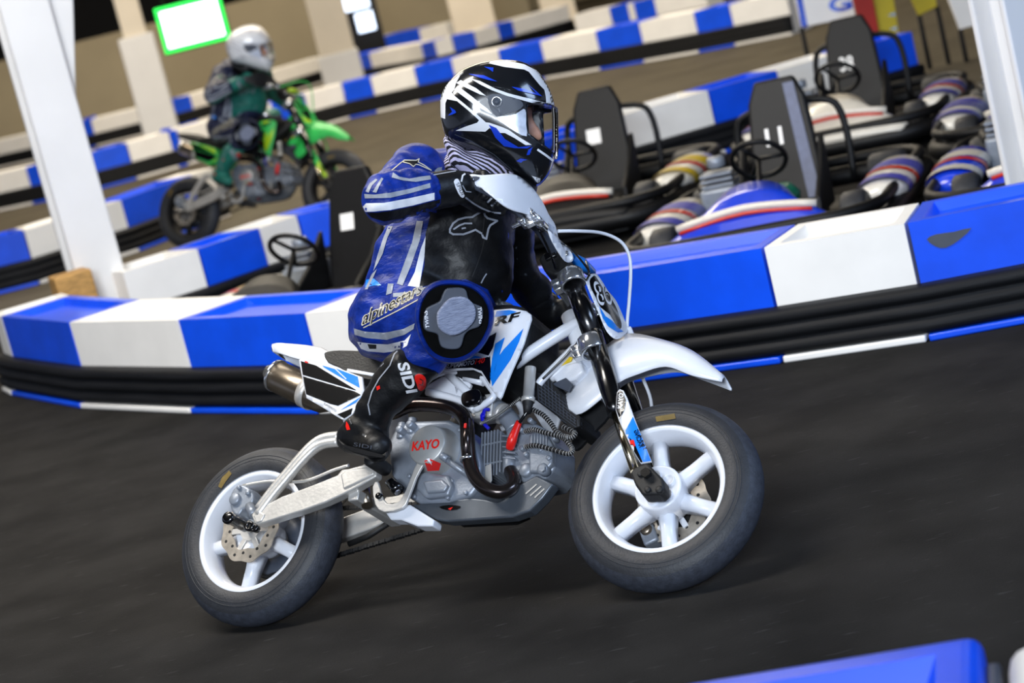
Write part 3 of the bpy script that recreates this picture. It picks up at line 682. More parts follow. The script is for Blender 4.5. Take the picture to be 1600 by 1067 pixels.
# ================================================================== the racing motorcycle
bc = (np.array([RX, RY, 0])+np.array([FX, FY, 0]))/2
BM = Matrix(((BF[0], -BA[0], BU[0], bc[0]), (BF[1], -BA[1], BU[1], bc[1]), (BF[2], -BA[2], BU[2], bc[2]), (0, 0, 0, 1)))
bike = root('motorcycle', 'white, blue and black small supermoto motorcycle leaning left on the dark track in the foreground', 'motorcycle', mtx=BM)
def make_wheel(c, ax, ref, nsp, phase, parent, disc_side, disc_r, front):
    x = nrm(ref-ax*(ref@ax)); y = np.cross(ax, x)
    mb = MB().use('white')
    mb.lathe(c, ax, [(.1625, .0425), (.1605, .045), (.1480, .045), (.1455, .042), (.1400, .030), (.1350, .012), (.1350, -.012), (.1400, -.030), (.1455, -.042), (.1480, -.045), (.1605, -.045), (.1625, -.0425), (.155, -.02), (.155, .02)], 72)
    for k in range(nsp):
        q = phase+2*math.pi*k/nsp; d = math.cos(q)*x+math.sin(q)*y; t = np.cross(ax, d)
        V = []
        for r_, w, h0, h1 in ((.036, .021, -.024, .022), (.09, .0165, -.016, .018), (.141, .0175, -.014, .016)):
            V.append([c+d*r_+t*a*w+ax*(h0+(h1-h0)*b) for a, b in ((-1, 0), (1, 0), (1, .7), (.55, 1), (-.55, 1), (-1, .7))])
        loft(mb, V)
    hw = .050 if front else .034
    mb.lathe(c, ax, [(0, hw-.004), (.012, hw-.004), (.044, hw-.004), (.049, hw), (.054, hw), (.056, hw-.004), (.056, .01), (.050, -.03), (.044, -.046), (0, -.046)], 48, False)
    if front:
        for k in range(5):
            q = .5+2*math.pi*k/5; p = c+(math.cos(q)*x+math.sin(q)*y)*.030
            mb.lathe(p, ax, [(0, hw-.002), (.0105, hw-.0015), (.0122, hw+.0025), (.0135, hw+.0025), (.0145, hw-.004)], 20, False)
    bmesh.ops.recalc_face_normals(mb.bm, faces=mb.bm.faces[:])
    w = mb.obj('front_wheel' if front else 'rear_wheel', parent)
    mt = MB()
    T = [(.18+.052*math.cos(q), .052*math.sin(q)) for q in np.linspace(-2.0, 2.0, 33)]
    T = [(r, a) for r, a in T if r > .158]
    rib = [(r+(.0012 if k % 2 else 0), a) for k, (r, a) in enumerate(T)]
    n = len(T); s0 = next(i for i, (r, a) in enumerate(T) if r > .2115); s1 = n-1-s0
    mt.use('tire'); mt.lathe(c, ax, T[:s0+1], 96, False); mt.use('tread'); mt.lathe(c, ax, T[s0:s1+1], 96, False); mt.use('tire'); mt.lathe(c, ax, T[s1:], 96, False)
    for rr_, aa in ((.196, .0505), (.187, .052)): mt.lathe(c, ax, [(rr_-.001, aa), (rr_, aa+.001), (rr_+.001, aa)], 72, False)
    bmesh.ops.recalc_face_normals(mt.bm, faces=mt.bm.faces[:])
    bv = mt.bvh(); mt.use('amber')
    if front: mt.decal([(1024, 651), (1054, 646), (1056, 654), (1026, 659)], bv)
    else: mt.decal([(341, 760), (347, 746), (358, 735), (362, 740), (353, 752), (346, 763)], bv)
    mt.obj('tire', w)
    md = MB().use('disc'); da = disc_side; pr = []
    n = 72; A = []
    for sgn in (-.0016, .0016):
        A.append([c+ax*(da+sgn)+(disc_r+.003*math.cos(9*q))*(math.cos(q)*x+math.sin(q)*y) for q in np.linspace(0, 2*math.pi, n, endpoint=False)])
        A.append([c+ax*(da+sgn)+(disc_r*.62+.004*math.cos(6*q))*(math.cos(q)*x+math.sin(q)*y) for q in np.linspace(0, 2*math.pi, n, endpoint=False)])
    A = [A[0], A[2], A[3], A[1]]; R = [[md.v(p) for p in q] for q in A]
    for i in range(4):
        for k in range(n): md.face([R[i][k], R[i][(k+1) % n], R[(i+1) % 4][(k+1) % n], R[(i+1) % 4][k]], False)
    for k in range(18):
        q = 2*math.pi*k/18; rr_ = disc_r*(.72 if k % 2 else .86); md.use('blackmat'); md.cyl(c+ax*da+rr_*(math.cos(q)*x+math.sin(q)*y), ax, .0042, -.0019, .0019, 10)
    md.use('alu' if not front else 'white')
    for k in range(6):
        q = 2*math.pi*k/6; d = math.cos(q)*x+math.sin(q)*y; t = np.cross(ax, d); md.box(c+ax*da*.93+d*(disc_r*.48), d*disc_r*.24, t*.007, ax*.003, .001)
    md.cyl(c, ax, .028, min(da*.6, da), max(da*.6, da)+.001, 24)
    bmesh.ops.recalc_face_normals(md.bm, faces=md.bm.faces[:])
    md.obj('brake_disc', w); return w
def angle_of(c, ax, ref, px, py, mp, off):
    x = nrm(ref-ax*(ref@ax)); y = np.cross(ax, x); d = mp(px, py, off)-c-ax*off; return math.atan2(d@y, d@x)
ph = angle_of(HF, FA, FF, 1045, 832, Fp, .0)
make_wheel(HF, FA, FF, 6, ph, bike, -.058, .088, True)
ph = angle_of(HR, BA, BF, 397, 885, B, .0)
make_wheel(HR, BA, BF, 5, ph, bike, .052, .084, False)

# ---------------- front fork
ZF = nrm(Fp(890, 435, .09)-Fp(1003, 738, .09)); XF = nrm(np.cross(ZF, FA)); XF = XF if XF@BF > 0 else -XF
fork = MB().use('black')
def leg(mb, f):
    T = lambda a, b: f(Fp(a, b, .09))
    mb.use('black'); mb.tube([T(889, 424), T(896, 445)], [.0245, .0245], 24); mb.tube([T(893, 436), T(928, 528)], [.0235, .0235], 26); mb.tube([T(926, 522), T(954, 612), T(959, 632), T(962, 648)], [.0235, .0235, .020, .018], 26)
    mb.use('gold'); mb.tube([T(960, 640), T(992, 736)], .0105, 20)
def casting(mb, f):
    mb.use('blackmat')
    P = [f(Fp(x, y, .115)) for x, y in [(984, 738), (992, 730), (1011, 722), (1022, 734), (1036, 748), (1038, 764), (1030, 772), (1003, 773), (992, 757)]]
    ax = nrm(f(HF+FA)-f(HF)); mb.prism(P, -ax*.045, .006, 2)
    for x, y, r in ((1012, 765, .0075), (1030, 765, .0085), (1000, 741, .006)): mb.cyl(f(Fp(x, y, .117)), ax, r, -.01, .004, 16, .002)
leg(fork, lambda p: p); fork.obj('fork_leg', bike)
c_ = MB(); casting(c_, lambda p: p); fo = c_.obj('fork_bottom', bike)
fork = MB(); leg(fork, mirF); fork.obj('fork_leg', bike)
c_ = MB(); casting(c_, mirF); c_.obj('fork_bottom', bike)
mb = MB().use('chrome'); mb.tube([HF-FA*.12, HF+FA*.128], .008, 16); mb.use('black'); mb.cyl(HF+FA*.118, FA, .012, 0, .012, 6); mb.obj('front_axle', bike)
# fork guards
gd = [(964, 613), (968, 608), (974, 610), (980, 622), (990, 650), (1004, 686), (1018, 721), (1001, 724), (984, 694), (967, 657), (962, 640)]
def guard(f):
    mb = MB().use('white'); mb.panel(gd, Fp, lambda x, y: .118-.00002*(x-980)**2, .004, 8)
    if f is not None:
        for v in mb.bm.verts: v.co = Vector(f(np.array(v.co)))
        bmesh.ops.reverse_faces(mb.bm, faces=mb.bm.faces[:])
    else:
        bv = mb.bvh()
        mb.use('black'); mb.decal([(965, 614), (969, 610), (973, 612), (978, 625), (976, 640), (968, 655), (963, 640)], bv)
        mb.use('cyan'); mb.decal([(989, 651), (1004, 686), (1017, 720), (1005, 722), (986, 690), (975, 677)], bv)
        mb.use('black'); mb.decal([(983, 683), (991, 692), (1004, 722), (1001, 723), (985, 696)], bv, .0018)
        mb.use('red'); mb.decal([(982, 689), (990, 687), (993, 697), (985, 699)], bv, .0024)
        mb.use('black'); mb.text('RACING', (999, 700), (-9, -26), (7, -4), bv, .0022, 3, bold=.03)
        mb.text('TEAM', (1006, 705), (-7, -24), (5, -3), bv, .0022, 3, bold=.03)
        mb.use('white'); mb.text('KAYO', (973, 639), (2, -24), (-8, -1), bv, .0022, 3, bold=.03)
    return mb.obj('fork_guard', bike)
guard(None); guard(mirF)
# triple clamps
def clamp(px, py, h, name, m):
    mb = MB().use(m)
    for f in (lambda p: p, mirF):
        c = f(Fp(px, py, .09)); ax = ZF
        mb.lathe(c, ax, [(.0240, -h), (.0305, -h), (.0325, -h+.003), (.0325, h-.003), (.0305, h), (.0240, h)], 36)
        for z in (-h*.45, h*.45):
            mb.box(c-XF*.036+ax*z, XF*.012, FA*.012, ax*h*.42, .003); mb.use('dgrey'); mb.cyl(c-XF*.04+ax*z, FA, .0045, -.016, .016, 12); mb.use(m)
    a, b = Fp(px, py, .08), mirF(Fp(px, py, .08))
    mb.box((a+b)/2-XF*.02, XF*.026, FA*.085, ZF*h*.8, .006)
    return mb.obj(name, bike)
clamp(893, 437, .019, 'upper_triple_clamp', 'chrome'); clamp(924, 541, .021, 'lower_triple_clamp', 'chrome')
mb = MB().use('blackmat'); a = (Fp(893, 437, .09)+mirF(Fp(893, 437, .09)))/2-XF*.03; b = (Fp(924, 541, .09)+mirF(Fp(924, 541, .09)))/2-XF*.03
mb.tube([a+ZF*.02, b-ZF*.02], .017, 18); mb.obj('steering_stem', bike)
# bar mount, handlebar
mb = MB().use('blackmat')
mb.prism([Fp(x, y, .055) for x, y in [(841, 405), (846, 396), (868, 391), (884, 396), (890, 412), (884, 426), (866, 430), (850, 424)]], -FA*.11, .007)
mb.use('black'); mb.box(Fp(860, 400, .058), XF*.014, FA*.006, ZF*.010, .003); mb.obj('bar_mount', bike)
bars = [Fp(905, 500, -.37), Fp(898, 470, -.25), Fp(880, 425, -.06), Fp(868, 402, .03), Fp(846, 364, .13), Fp(815, 334, .23), Fp(786, 316, .29), Fp(737, 284, .385)]
mb = MB().use('dgrey'); mb.tube(bars, .0115, 16, smooth_n=5); hb = mb.obj('handlebar', bike)
mb = MB().use('grip'); g0, g1 = Fp(790, 318, .285), Fp(738, 285, .383); ga = nrm(g1-g0); L = np.linalg.norm(g1-g0)
mb.lathe(g0, ga, [(.012, 0), (.024, 0), (.024, .005)]+[(.0165+(.0016 if k % 2 else 0), .006+(L-.01)*k/24) for k in range(25)]+[(.019, L-.003), (.019, L+.003), (0, L+.003)], 24, False); mb.obj('grip', hb)
mb = MB().use('grip'); l0, l1 = Fp(897, 478, -.26), Fp(905, 500, -.375); la = nrm(l1-l0); LL = np.linalg.norm(l1-l0); mb.lathe(l0, la, [(.012, 0), (.023, 0), (.0175, .006), (.0175, LL), (0, LL)], 24, False); mb.obj('grip', hb)
mb = MB().use('cyan'); mb.tube([Fp(893, 402, .0), Fp(908, 412, -.04), Fp(925, 426, -.09)], [.012, .017, .012], 14); mb.obj('bar_pad', hb)
# master cylinder and lever
mb = MB().use('chrome')
mb.box(Fp(823, 330, .262), nrm(Fp(835, 345, .26)-Fp(815, 328, .26))*.020, XF*.012, FA*.012, .003); mb.cyl(Fp(817, 347, .25), FA, .009, -.02, .018, 18, .002); mb.cyl(Fp(812, 349, .25), XF, .006, -.02, .02, 14, .001); mb.box(Fp(828, 348, .25), XF*.012, FA*.008, ZF*.010, .003); mb.cyl(Fp(832, 335, .265), FA, .006, -.006, .012, 14, .001)
mb.tube([Fp(835, 340, .255), Fp(850, 356, .2)], .012, 16)
mc = mb.obj('front_brake_master', bike)
mb = MB().use('dgrey'); mb.tube([Fp(815, 338, .27), Fp(790, 316, .32), Fp(755, 300, .38), Fp(738, 290, .41)], [.006, .005, .0045, .006], 10, smooth_n=4); mb.obj('brake_lever', mc)
# ---------------- right hand guard
hg = sm([(728, 284), (729, 276), (737, 272), (752, 273.5), (770, 272.5), (790, 271), (806, 273), (822, 283), (836, 298), (848, 316), (856, 333), (865, 347), (869, 360), (872, 371), (881, 380), (890, 390), (894.5, 400), (892, 407), (885, 408), (878, 403), (868, 388), (860, 373), (855, 360), (849, 349), (838, 341), (822, 333), (800, 327), (785, 320), (770, 308), (757, 298), (750, 292), (738, 290)], 3)
def hoff(x, y):
    t = np.clip((x-730)/160., 0, 1); b = (y-(272+max(0, x-800)*.95))/45.
    return .415-.345*t+.075*math.sin(math.pi*t)
mb = MB().use('white'); mb.panel(hg, Fp, hoff, .006, 7)
bv = mb.bvh(); mb.use('dgrey'); mb.decal(sm([(733, 281), (737, 275.5), (750, 277), (744, 283), (737, 284.5)], 2), bv, .001); mb.use('chrome')
for x, y in ((736, 281), (884, 396)): mb.cyl(Fp(x, y, hoff(x, y)+.001), FA, .0075, -.002, .003, 16, .001)
mb.use('vsilver'); mb.decal([(856, 348), (866, 355), (864, 366), (858, 360)], bv, .001)
mb.obj('handguard', bike)
mb = MB().use('blackmat'); mb.tube([Fp(738, 284, .385), Fp(736, 282, .395)], .01, 12); mb.obj('handguard_mount', bike)
# ---------------- number plate
pl = sm([(914.5, 437), (918.5, 431), (927, 427), (935, 431), (949, 453), (960, 466), (968, 482), (979, 510), (976, 520), (962, 528), (948, 518), (934, 486), (921, 456)], 3)
def poff(x, y):
    t = (x-(917+(y-437)*.38))/34.; return .075-.11*np.clip(t, -.2, 1.2)+.02*math.sin(math.pi*np.clip(t, 0, 1))
mb = MB().use('white'); mb.panel(pl, Fp, poff, .006, 5); bv = mb.bvh()
mb.use('black'); mb.decal(sm([(921, 439), (926, 432), (931, 432), (945, 455), (957, 470), (965, 486), (971, 506), (969, 514), (962, 508), (953, 492), (938, 480), (931, 465), (924, 452)], 2), bv, .001, 4)
mb.use('cyan'); mb.decal([(936, 478), (946, 494), (956, 501), (966, 512), (974, 518), (966, 520), (950, 510), (941, 496)], bv, .0012, 4)
mb.use('white'); mb.text('86', (936, 478), (22, -2), (-11, -38), bv, .0016, 3, bold=.0)
mb.use('black'); mb.text('86', (938.5, 473), (17, -1.6), (-8.5, -29), bv, .002, 3, bold=-.01)
mb.use('red'); mb.decal([(951, 456), (954, 457), (960, 465), (956, 464)], bv, .002, 4)
mb.obj('number_plate', bike)
# ---------------- front fender: crest, ridge and lower edge as lines, mirrored to the far side
cr = [(873, 630), (899, 600), (922, 570), (948, 540), (982, 522), (1030, 530), (1082, 549), (1131, 588)]
ri = [(875, 634), (903, 604), (927, 578), (950, 556), (985, 545), (1035, 541), (1080, 557), (1131, 590)]
ed = [(881, 646), (908, 646), (942, 621), (967, 598), (996, 585), (1040, 573), (1082, 587), (1128, 597)]
wd_ = [.040, .050, .055, .058, .060, .058, .054, .034]
ringR = []
for c, r, e, w in zip(cr, ri, ed, wd_):
    a = Fp(*c, 0.); b = Fp(*r, w*.8); d = Fp(*e, w)
    m1 = (a+b)/2+ZF*.004
    ringR.append([a, m1, b, (b+d)/2+FA*.003, d])
R2 = []
for j in range(5): R2.append(cat3([q[j] for q in ringR], [0]*8, 5)[0])
mb = MB().use('white'); nn_ = len(R2[0]); rows = []
for i in range(nn_):
    half = [R2[j][i] for j in range(5)]; full = [mirF(p) for p in (half[2]+(half[4]-half[2])*.3, half[2], half[1])]+half; rows.append([mb.v(p) for p in full])
ff = []
for a, b in zip(rows[:-1], rows[1:]):
    for k in range(len(a)-1): ff.append(mb.face([a[k], a[k+1], b[k+1], b[k]]))
o = mb.obj('front_fender', bike); md = o.modifiers.new('thick', 'SOLIDIFY'); md.thickness = .004; md.offset = 0
# ---------------- front brake hose, speed cables
mb = MB().use('white'); mb.tube([Fp(872, 361, .16), Fp(905, 361, .12), Fp(940, 364, .05), Fp(968, 376, 0), Fp(982, 396, -.03), Fp(985.5, 425, -.05), Fp(983, 470, -.05), Fp(980, 508, -.05), Fp(984, 528, -.055), Fp(992, 560, -.06), Fp(1004, 590, -.07), Fp(1018, 634, -.075), Fp(1010, 700, -.08)], .0042, 10, smooth_n=6); mb.obj('brake_hose', bike)
mb = MB().use('white'); mb.box(Fp(984, 519, -.045), XF*.008, FA*.006, ZF*.012, .002); mb.obj('hose_clip', bike)
def cable(name, pts, r, m='black', n=6): mb = MB().use(m); mb.tube([B(*p) for p in pts], r, 9, smooth_n=n); return mb.obj(name, bike)
cable('throttle_cable', [(862, 375, .1), (884, 383, .07), (902, 400, .06), (918, 420, .06), (920, 430, .06), (912, 445, .03)], .0026)
cable('clutch_cable', [(915, 408, .02), (919, 418, .05), (921, 431, .055)], .0026)
cable('kill_switch_wire', [(842, 358, .15), (858, 392, .1), (868, 420, .05)], .003)
cable('speed_wire', [(908, 530, .07), (893, 545, .07), (880, 560, .07), (862, 578, .07), (848, 592, .07)], .0026)
# ---------------- front brake caliper on the far side
mb = MB().use('cast'); mb.box(HF-FA*.066-XF*.075-ZF*.035, XF*.018, FA*.02, ZF*.03, .006); mb.use('titan'); mb.cyl(HF-FA*.06-XF*.075-ZF*.03, FA, .014, -.02, .024, 18, .003); mb.obj('front_caliper', bike)

# ---------------- frame
mb = MB().use('white'); mb.tube([B(893, 492, .02), B(918, 560, .02)], .026, 22); mb.obj('head_tube', bike)
def ftube(name, pts, r, n=4, both=True, m='white', seg=16):
    mb = MB().use(m); P = [B(*p) for p in pts]; mb.tube(P, r, seg, smooth_n=n if len(P) > 2 else 0)
    if both: mb.tube([mirB(p) for p in P], r, seg, smooth_n=n if len(P) > 2 else 0)
    return mb.obj(name, bike)
ftube('main_spar', [(905, 503, .035), (864, 528, .055), (826, 553, .062), (800, 572, .062)], .0155)
ftube('lower_spar', [(905, 535, .035), (880, 560, .05), (850, 590, .06), (842, 600, .06)], .0095)
ftube('down_tube', [(911, 565, .02), (890, 572, .03), (860, 590, .035)], .014)
mb = MB().use('white'); mb.prism([B(x, y, .045) for x, y in [(858, 585), (880, 570), (906, 563), (912, 580), (898, 592), (872, 600)]], -BA*.09, .006); mb.use('yellow'); mb.prism([B(x, y, .047) for x, y in [(853, 578), (858, 573), (888, 557), (894, 558), (892, 564), (860, 580)]], -BA*.004, .0); mb.obj('gusset', bike)
mb = MB().use('dgrey'); mb.prism([B(x, y, .052) for x, y in [(862, 600), (884, 590), (894, 600), (888, 612), (874, 606)]], -BA*.006, .001); mb.obj('oil_cooler_bracket', bike)
mb = MB().use('white')
mb.tube([B(*p) for p in [(640, 610, .07), (684, 584, .075), (720, 580, .075), (745, 580, .075), (756, 592, .075), (772, 615, .07), (762, 628, .07), (742, 640, .065)]], .0085, 14, smooth_n=4)
mb.tube([B(700, 584, .07), B(742, 624, .07)], .0105, 14); mb.tube([B(668, 612, .07), B(718, 626, .07), B(742, 640, .065)], .010, 14, smooth_n=4)
mb.tube([B(726, 590, .07), B(756, 598, .07)], .009, 14)
for pl_ in ([(660, 606), (690, 588), (716, 586), (722, 600), (712, 622), (688, 616)], [(706, 592), (722, 588), (736, 600), (726, 622), (712, 618)]): mb.prism([B(x, y, .066) for x, y in pl_], -BA*.012, .003)
for f in (0,):
    mb.tube([mirB(B(*p)) for p in [(640, 610, .07), (684, 584, .075), (745, 580, .075), (772, 615, .07), (742, 640, .065)]], .0085, 12, smooth_n=4)
mb.obj('mid_frame', bike)
mb = MB().use('black'); mb.prism([B(x, y, .088) for x, y in sm([(720, 620), (724, 613), (742, 607), (750, 612), (751, 622), (746, 630), (728, 634), (721, 630)], 2)], -BA*.03, .003); mb.use('chrome'); mb.box(B(730, 628, .0885), BF*.003, BA*.0006, BU*.0015); mb.box(B(739, 625, .0885), BF*.003, BA*.0006, BU*.0015); mb.obj('regulator_box', bike)
ftube('subframe', [(700, 575, .06), (640, 600, .06), (600, 590, .06), (545, 580, .06)], .009)
# ---------------- tank, seat
mb = MB().use('blackmat'); mb.prism([B(x, y, .085) for x, y in sm([(690, 560), (735, 500), (765, 476), (800, 474), (822, 484), (824, 520), (812, 560), (770, 590), (720, 590)], 2)], -BA*.17, .02, 3); mb.obj('fuel_tank', bike)
mb = MB().use('chrome'); mb.cyl(B(786, 483, .0), nrm(BU+BF*.2), .03, -.02, .012, 26, .004); mb.cyl(B(782, 470, .0), nrm(BU), .006, -.01, .022, 12); mb.use('red'); mb.tube([B(780, 460, 0), B(779, 450, 0), B(777, 441, 0)], [.006, .008, .006], 12); mb.obj('tank_cap_vent', bike)
st = sm([(506, 553), (512, 549), (530, 547), (565, 548), (600, 549), (640, 548), (690, 540), (705, 548), (690, 566), (660, 585), (620, 592), (580, 594), (556, 588), (530, 574), (512, 566)], 2)
mb = MB().use('seat'); mb.prism([B(x, y, .068) for x, y in st], -BA*.136, .016, 3); mb.obj('seat', bike)
# ---------------- tank shroud
sh = [(760, 490), (774, 484), (800, 482), (822, 486), (829, 491), (830, 498), (824, 517), (818, 537), (809, 558), (800, 578), (791, 600), (784, 619), (781, 623), (777, 620), (764, 604), (752, 583), (738, 577), (714, 578), (694, 580), (684, 572), (684, 560), (700, 540), (730, 510)]
def soff(x, y): t = np.clip((x-690)/130., 0, 1); return .09+.045*math.sin(math.pi*min(t*.75, 1))
mb = MB().use('white'); mb.panel(sh, B, soff, .005, 7); bv = mb.bvh()
mb.use('cyan'); mb.decal([(818, 513), (811, 534), (798, 562), (769, 604), (768, 596), (777, 560), (787, 546)], bv, .001)
mb.decal([(774, 537), (789, 527), (779, 560), (768, 596), (765, 590), (769, 560)], bv, .001)
mb.decal([(776, 486), (796, 484.5), (808, 487), (790, 494), (773, 495)], bv, .001)
mb.decal([(703, 566), (730, 553), (754, 558.5), (728, 562)], bv, .001)
mb.use('black'); mb.decal([(700, 542), (735, 538), (757, 530), (776, 519), (770, 545), (764, 556), (752, 552.5), (727, 546)], bv, .001)
mb.decal([(687, 577), (700, 566), (728, 563), (757, 559.5), (766, 556), (767, 580), (766, 601), (753, 580), (738, 574.5), (712, 575.5)], bv, .001)
mb.use('black'); mb.text('RF', (772, 509), (36, -8), (6, -14), bv, .002, 3, bold=.03)
mb.use('white'); mb.text('SUPERMOTO', (695, 576.5), (46, -7), (1.5, -7), bv, .002, 3, .2, .02)
mb.use('red'); mb.text('140', (742, 569.5), (15, -2.5), (1.5, -8.5), bv, .002, 3, .2, .02)
mb.use('white'); mb.stroke([(727, 546.5), (752, 553.5), (764, 557), (771, 545)], 2.2, bv, .002)
sh_o = mb.obj('tank_shroud', bike)
mb = MB().use('white'); mb.panel(sh, B, soff, .005, 12)
for v in mb.bm.verts: v.co = Vector(mirB(np.array(v.co)))
bmesh.ops.reverse_faces(mb.bm, faces=mb.bm.faces[:]); mb.obj('tank_shroud', bike)
# ---------------- rear side panel and tail
sp = [(467, 562), (472, 559.5), (501, 568), (524, 573), (559, 586.5), (566, 589), (569, 612), (565, 620), (556, 637), (550, 649), (538, 656.5), (530, 653), (505, 637), (479, 622), (473, 596)]
def poff2(x, y): return .085+.02*np.clip((x-470)/90., 0, 1)
mb = MB().use('white'); mb.panel(sp, B, poff2, .005, 9); bv = mb.bvh()
mb.use('black'); mb.decal([(470, 564), (494, 571), (557, 609.5), (554, 609.5), (473, 585.5)], bv, .001); mb.decal([(473.5, 588), (556, 612), (564, 617), (528, 634), (516, 631), (478.5, 616)], bv, .001); mb.decal([(527, 647.5), (551, 637.5), (549, 647), (538, 654)], bv, .001)
mb.use('cyan'); mb.decal([(503, 571), (522, 574.5), (559, 588.5), (562, 606), (539, 593.5), (506, 574)], bv, .001); mb.decal([(565, 619), (551, 628), (531, 641.5), (556, 629)], bv, .001)
mb.use('white'); mb.stroke([(505, 570.5), (524, 576), (541, 592)], 1.6, bv, .0018)
mb.use('red'); mb.decal([(476, 563.5), (482, 565.5), (481, 567.5), (477, 566.5)], bv, .0018)
mb.use('dgrey'); mb.text('SUPERMOTO', (506, 632), (19, 12), (1, -3.4), bv, .0016, 3)
mb.obj('side_panel', bike)
mb = MB().use('white'); mb.panel(sp, B, poff2, .005, 12)
for v in mb.bm.verts: v.co = Vector(mirB(np.array(v.co)))
bmesh.ops.reverse_faces(mb.bm, faces=mb.bm.faces[:]); mb.obj('side_panel', bike)
tl_ = [((425, 547), (427, 550), .03), ((440, 543), (440, 553), .05), ((470, 543), (462, 560), .058), ((497, 546), (492, 567), .062), ((508, 549), (512, 574), .066), ((530, 566), (540, 586), .072)]
mb = MB().use('white'); rows = []
for t0, e0, w in tl_:
    a = B(*t0, 0.); d = B(*e0, w); b = a+(d-a)*.45+BU*.014+BA*w*.25
    half = [a, (a+b)/2+BU*.004, b, d]; full = [mirB(p) for p in half[::-1]]+half[1:]; rows.append(full)
J = [cat3([r_[j] for r_ in rows], [0]*len(rows), 4)[0] for j in range(7)]
RW = [[mb.v(J[j][i]) for j in range(7)] for i in range(len(J[0]))]
for a, b in zip(RW[:-1], RW[1:]):
    for k in range(6): mb.face([a[k], a[k+1], b[k+1], b[k]])
mb.face(RW[0])
o = mb.obj('rear_fender', bike); md = o.modifiers.new('thick', 'SOLIDIFY'); md.thickness = .004; md.offset = 0
# ---------------- muffler
m0, m1 = B(428, 585, .04), B(484, 613, .028); ax = nrm(m1-m0); Lm = np.linalg.norm(m1-m0)
mb = MB().use('titan'); mb.lathe(m0, ax, [(.020, -.004), (.034, 0), (.041, .006), (.041, Lm), (.036, Lm+.05), (.02, Lm+.08)], 40, False); mu = mb.obj('muffler', bike)
mb = MB().use('chrome'); mb.lathe(m0, ax, [(.0415, .004), (.043, .006), (.043, .012), (.0415, .014)], 40); mb.lathe(m0, ax, [(.014, -.022), (.018, -.022), (.024, -.010), (.034, -.001), (.030, -.001), (.014, -.01)], 32); mb.obj('muffler_tip', mu)
mb = MB().use('alu'); mb.lathe(m0, ax, [(.0415, Lm-.012), (.044, Lm-.012), (.044, Lm+.012), (.0415, Lm+.012)], 40); mb.obj('muffler_strap', mu)
# ---------------- exhaust header
mb = MB().use('pipe')
mb.tube([B(*p) for p in [(797, 735, .05), (803, 750, .07), (798, 763, .085), (780, 769, .10), (758, 762, .112), (742, 745, .118), (734, 722, .122), (731, 695, .122), (730, 670, .118), (727, 655, .112), (716, 643, .10), (698, 636, .09), (670, 632, .085), (640, 634, .085), (612, 645, .08), (580, 650, .07), (540, 645, .045), (505, 624, .03)]], [.0165]*7+[.0175]*11, 22, smooth_n=6)
mb.use('chrome'); mb.lathe(B(731, 718, .1225), nrm(B(731, 690, .122)-B(733, 725, .122)), [(.0176, -.004), (.0192, -.004), (.0192, .004), (.0176, .004)], 28); hd = mb.obj('exhaust_header', bike)
mb = MB().use('pipe'); mb.tube([B(729, 712, .137), B(728, 655, .132)], .010, 12); mb.use('red'); mb.box(B(727, 665, .143), BU*.006, BF*.003, BA*.002, .001); mb.obj('heat_shield', hd)
# ---------------- engine
def prismB(mb, poly, off, th, bev=.006, n=0): P = sm(poly, n) if n else poly; mb.prism([B(x, y, off) for x, y in P], -BA*th, bev, 3); return mb
mb = MB().use('cast')
prismB(mb, [(606, 690), (618, 666), (640, 657), (700, 655), (728, 668), (742, 690), (750, 724), (748, 758), (735, 775), (700, 785), (655, 786), (630, 772), (610, 740)], .075, .17, .012)
prismB(mb, [(650, 742), (664, 736), (700, 742), (706, 758), (700, 774), (664, 778), (650, 764)], .092, .03, .008)
prismB(mb, [(660, 752), (690, 748), (700, 758), (694, 768), (666, 770)], .10, .02, .006)
mb.tube([B(690, 713, .115), B(735, 745, .09)], .0075, 12); mb.tube([B(686, 709, .118), B(700, 718, .115)], .009, 14)
for x, y in ((640, 744), (648, 776), (700, 778), (728, 770), (740, 748), (735, 720), (718, 672), (706, 752)): mb.cyl(B(x, y, .078), BA, .0055, -.01, .006, 12, .0015)
eng = mb.obj('engine_case', bike)
mb = MB().use('castlight'); c = B(666, 694, .128)
mb.lathe(c, BA, [(0, 0), (.0455, 0), (.049, -.003), (.053, -.03), (.060, -.050), (.062, -.062), (0, -.062)], 56, False); bv = mb.bvh()
mb.use('red'); mb.text('KAYO', (643, 705), (43, -5), (1, -15), bv, .0016, 4, .1, .03)
mb.decal([(663, 720), (672, 717), (689, 724), (686, 735), (668, 736)], bv, .0012); mb.use('white'); mb.decal([(666, 717), (671, 716), (675, 727)], bv, .002)
mb.obj('engine_cover', eng)
mb = MB().use('cast')
for x, y in ((626, 672), (642, 664)): mb.cyl(B(x, y, .09), BA, .0095, -.06, .01, 20, .002); mb.cyl(B(x+2, y-4, .07), BU, .011, -.03, .012, 18, .002)
mb.obj('clutch_bosses', eng)
ca = nrm(B(790, 704, .05)-B(748, 712, .05)); cb = np.cross(BA, ca)
mb = MB().use('cast'); p0 = B(750, 711, .055)-BA*.055; 
mb.cyl(p0, ca, .036, -.01, .08, 28)
for k in range(7): mb.box(p0+ca*(.003+.0085*k), ca*.0018, BA*.055, cb*(.058 if k < 6 else .052), .001)
for s in (-.025, .025): mb.box(p0+ca*.03+cb*s+BA*.052, ca*.03, BA*.002, cb*.002)
cy = mb.obj('cylinder', eng)
mb = MB().use('castlight'); prismB(mb, [(758, 728), (767, 724), (768, 750), (762, 762), (757, 758)], .085, .004, .001); mb.obj('cylinder_bracket', eng)
mb = MB().use('cast'); prismB(mb, [(790, 672), (806, 660), (838, 662), (856, 672), (866, 692), (866, 732), (852, 748), (822, 754), (800, 748), (789, 730)], .05, .11, .008)
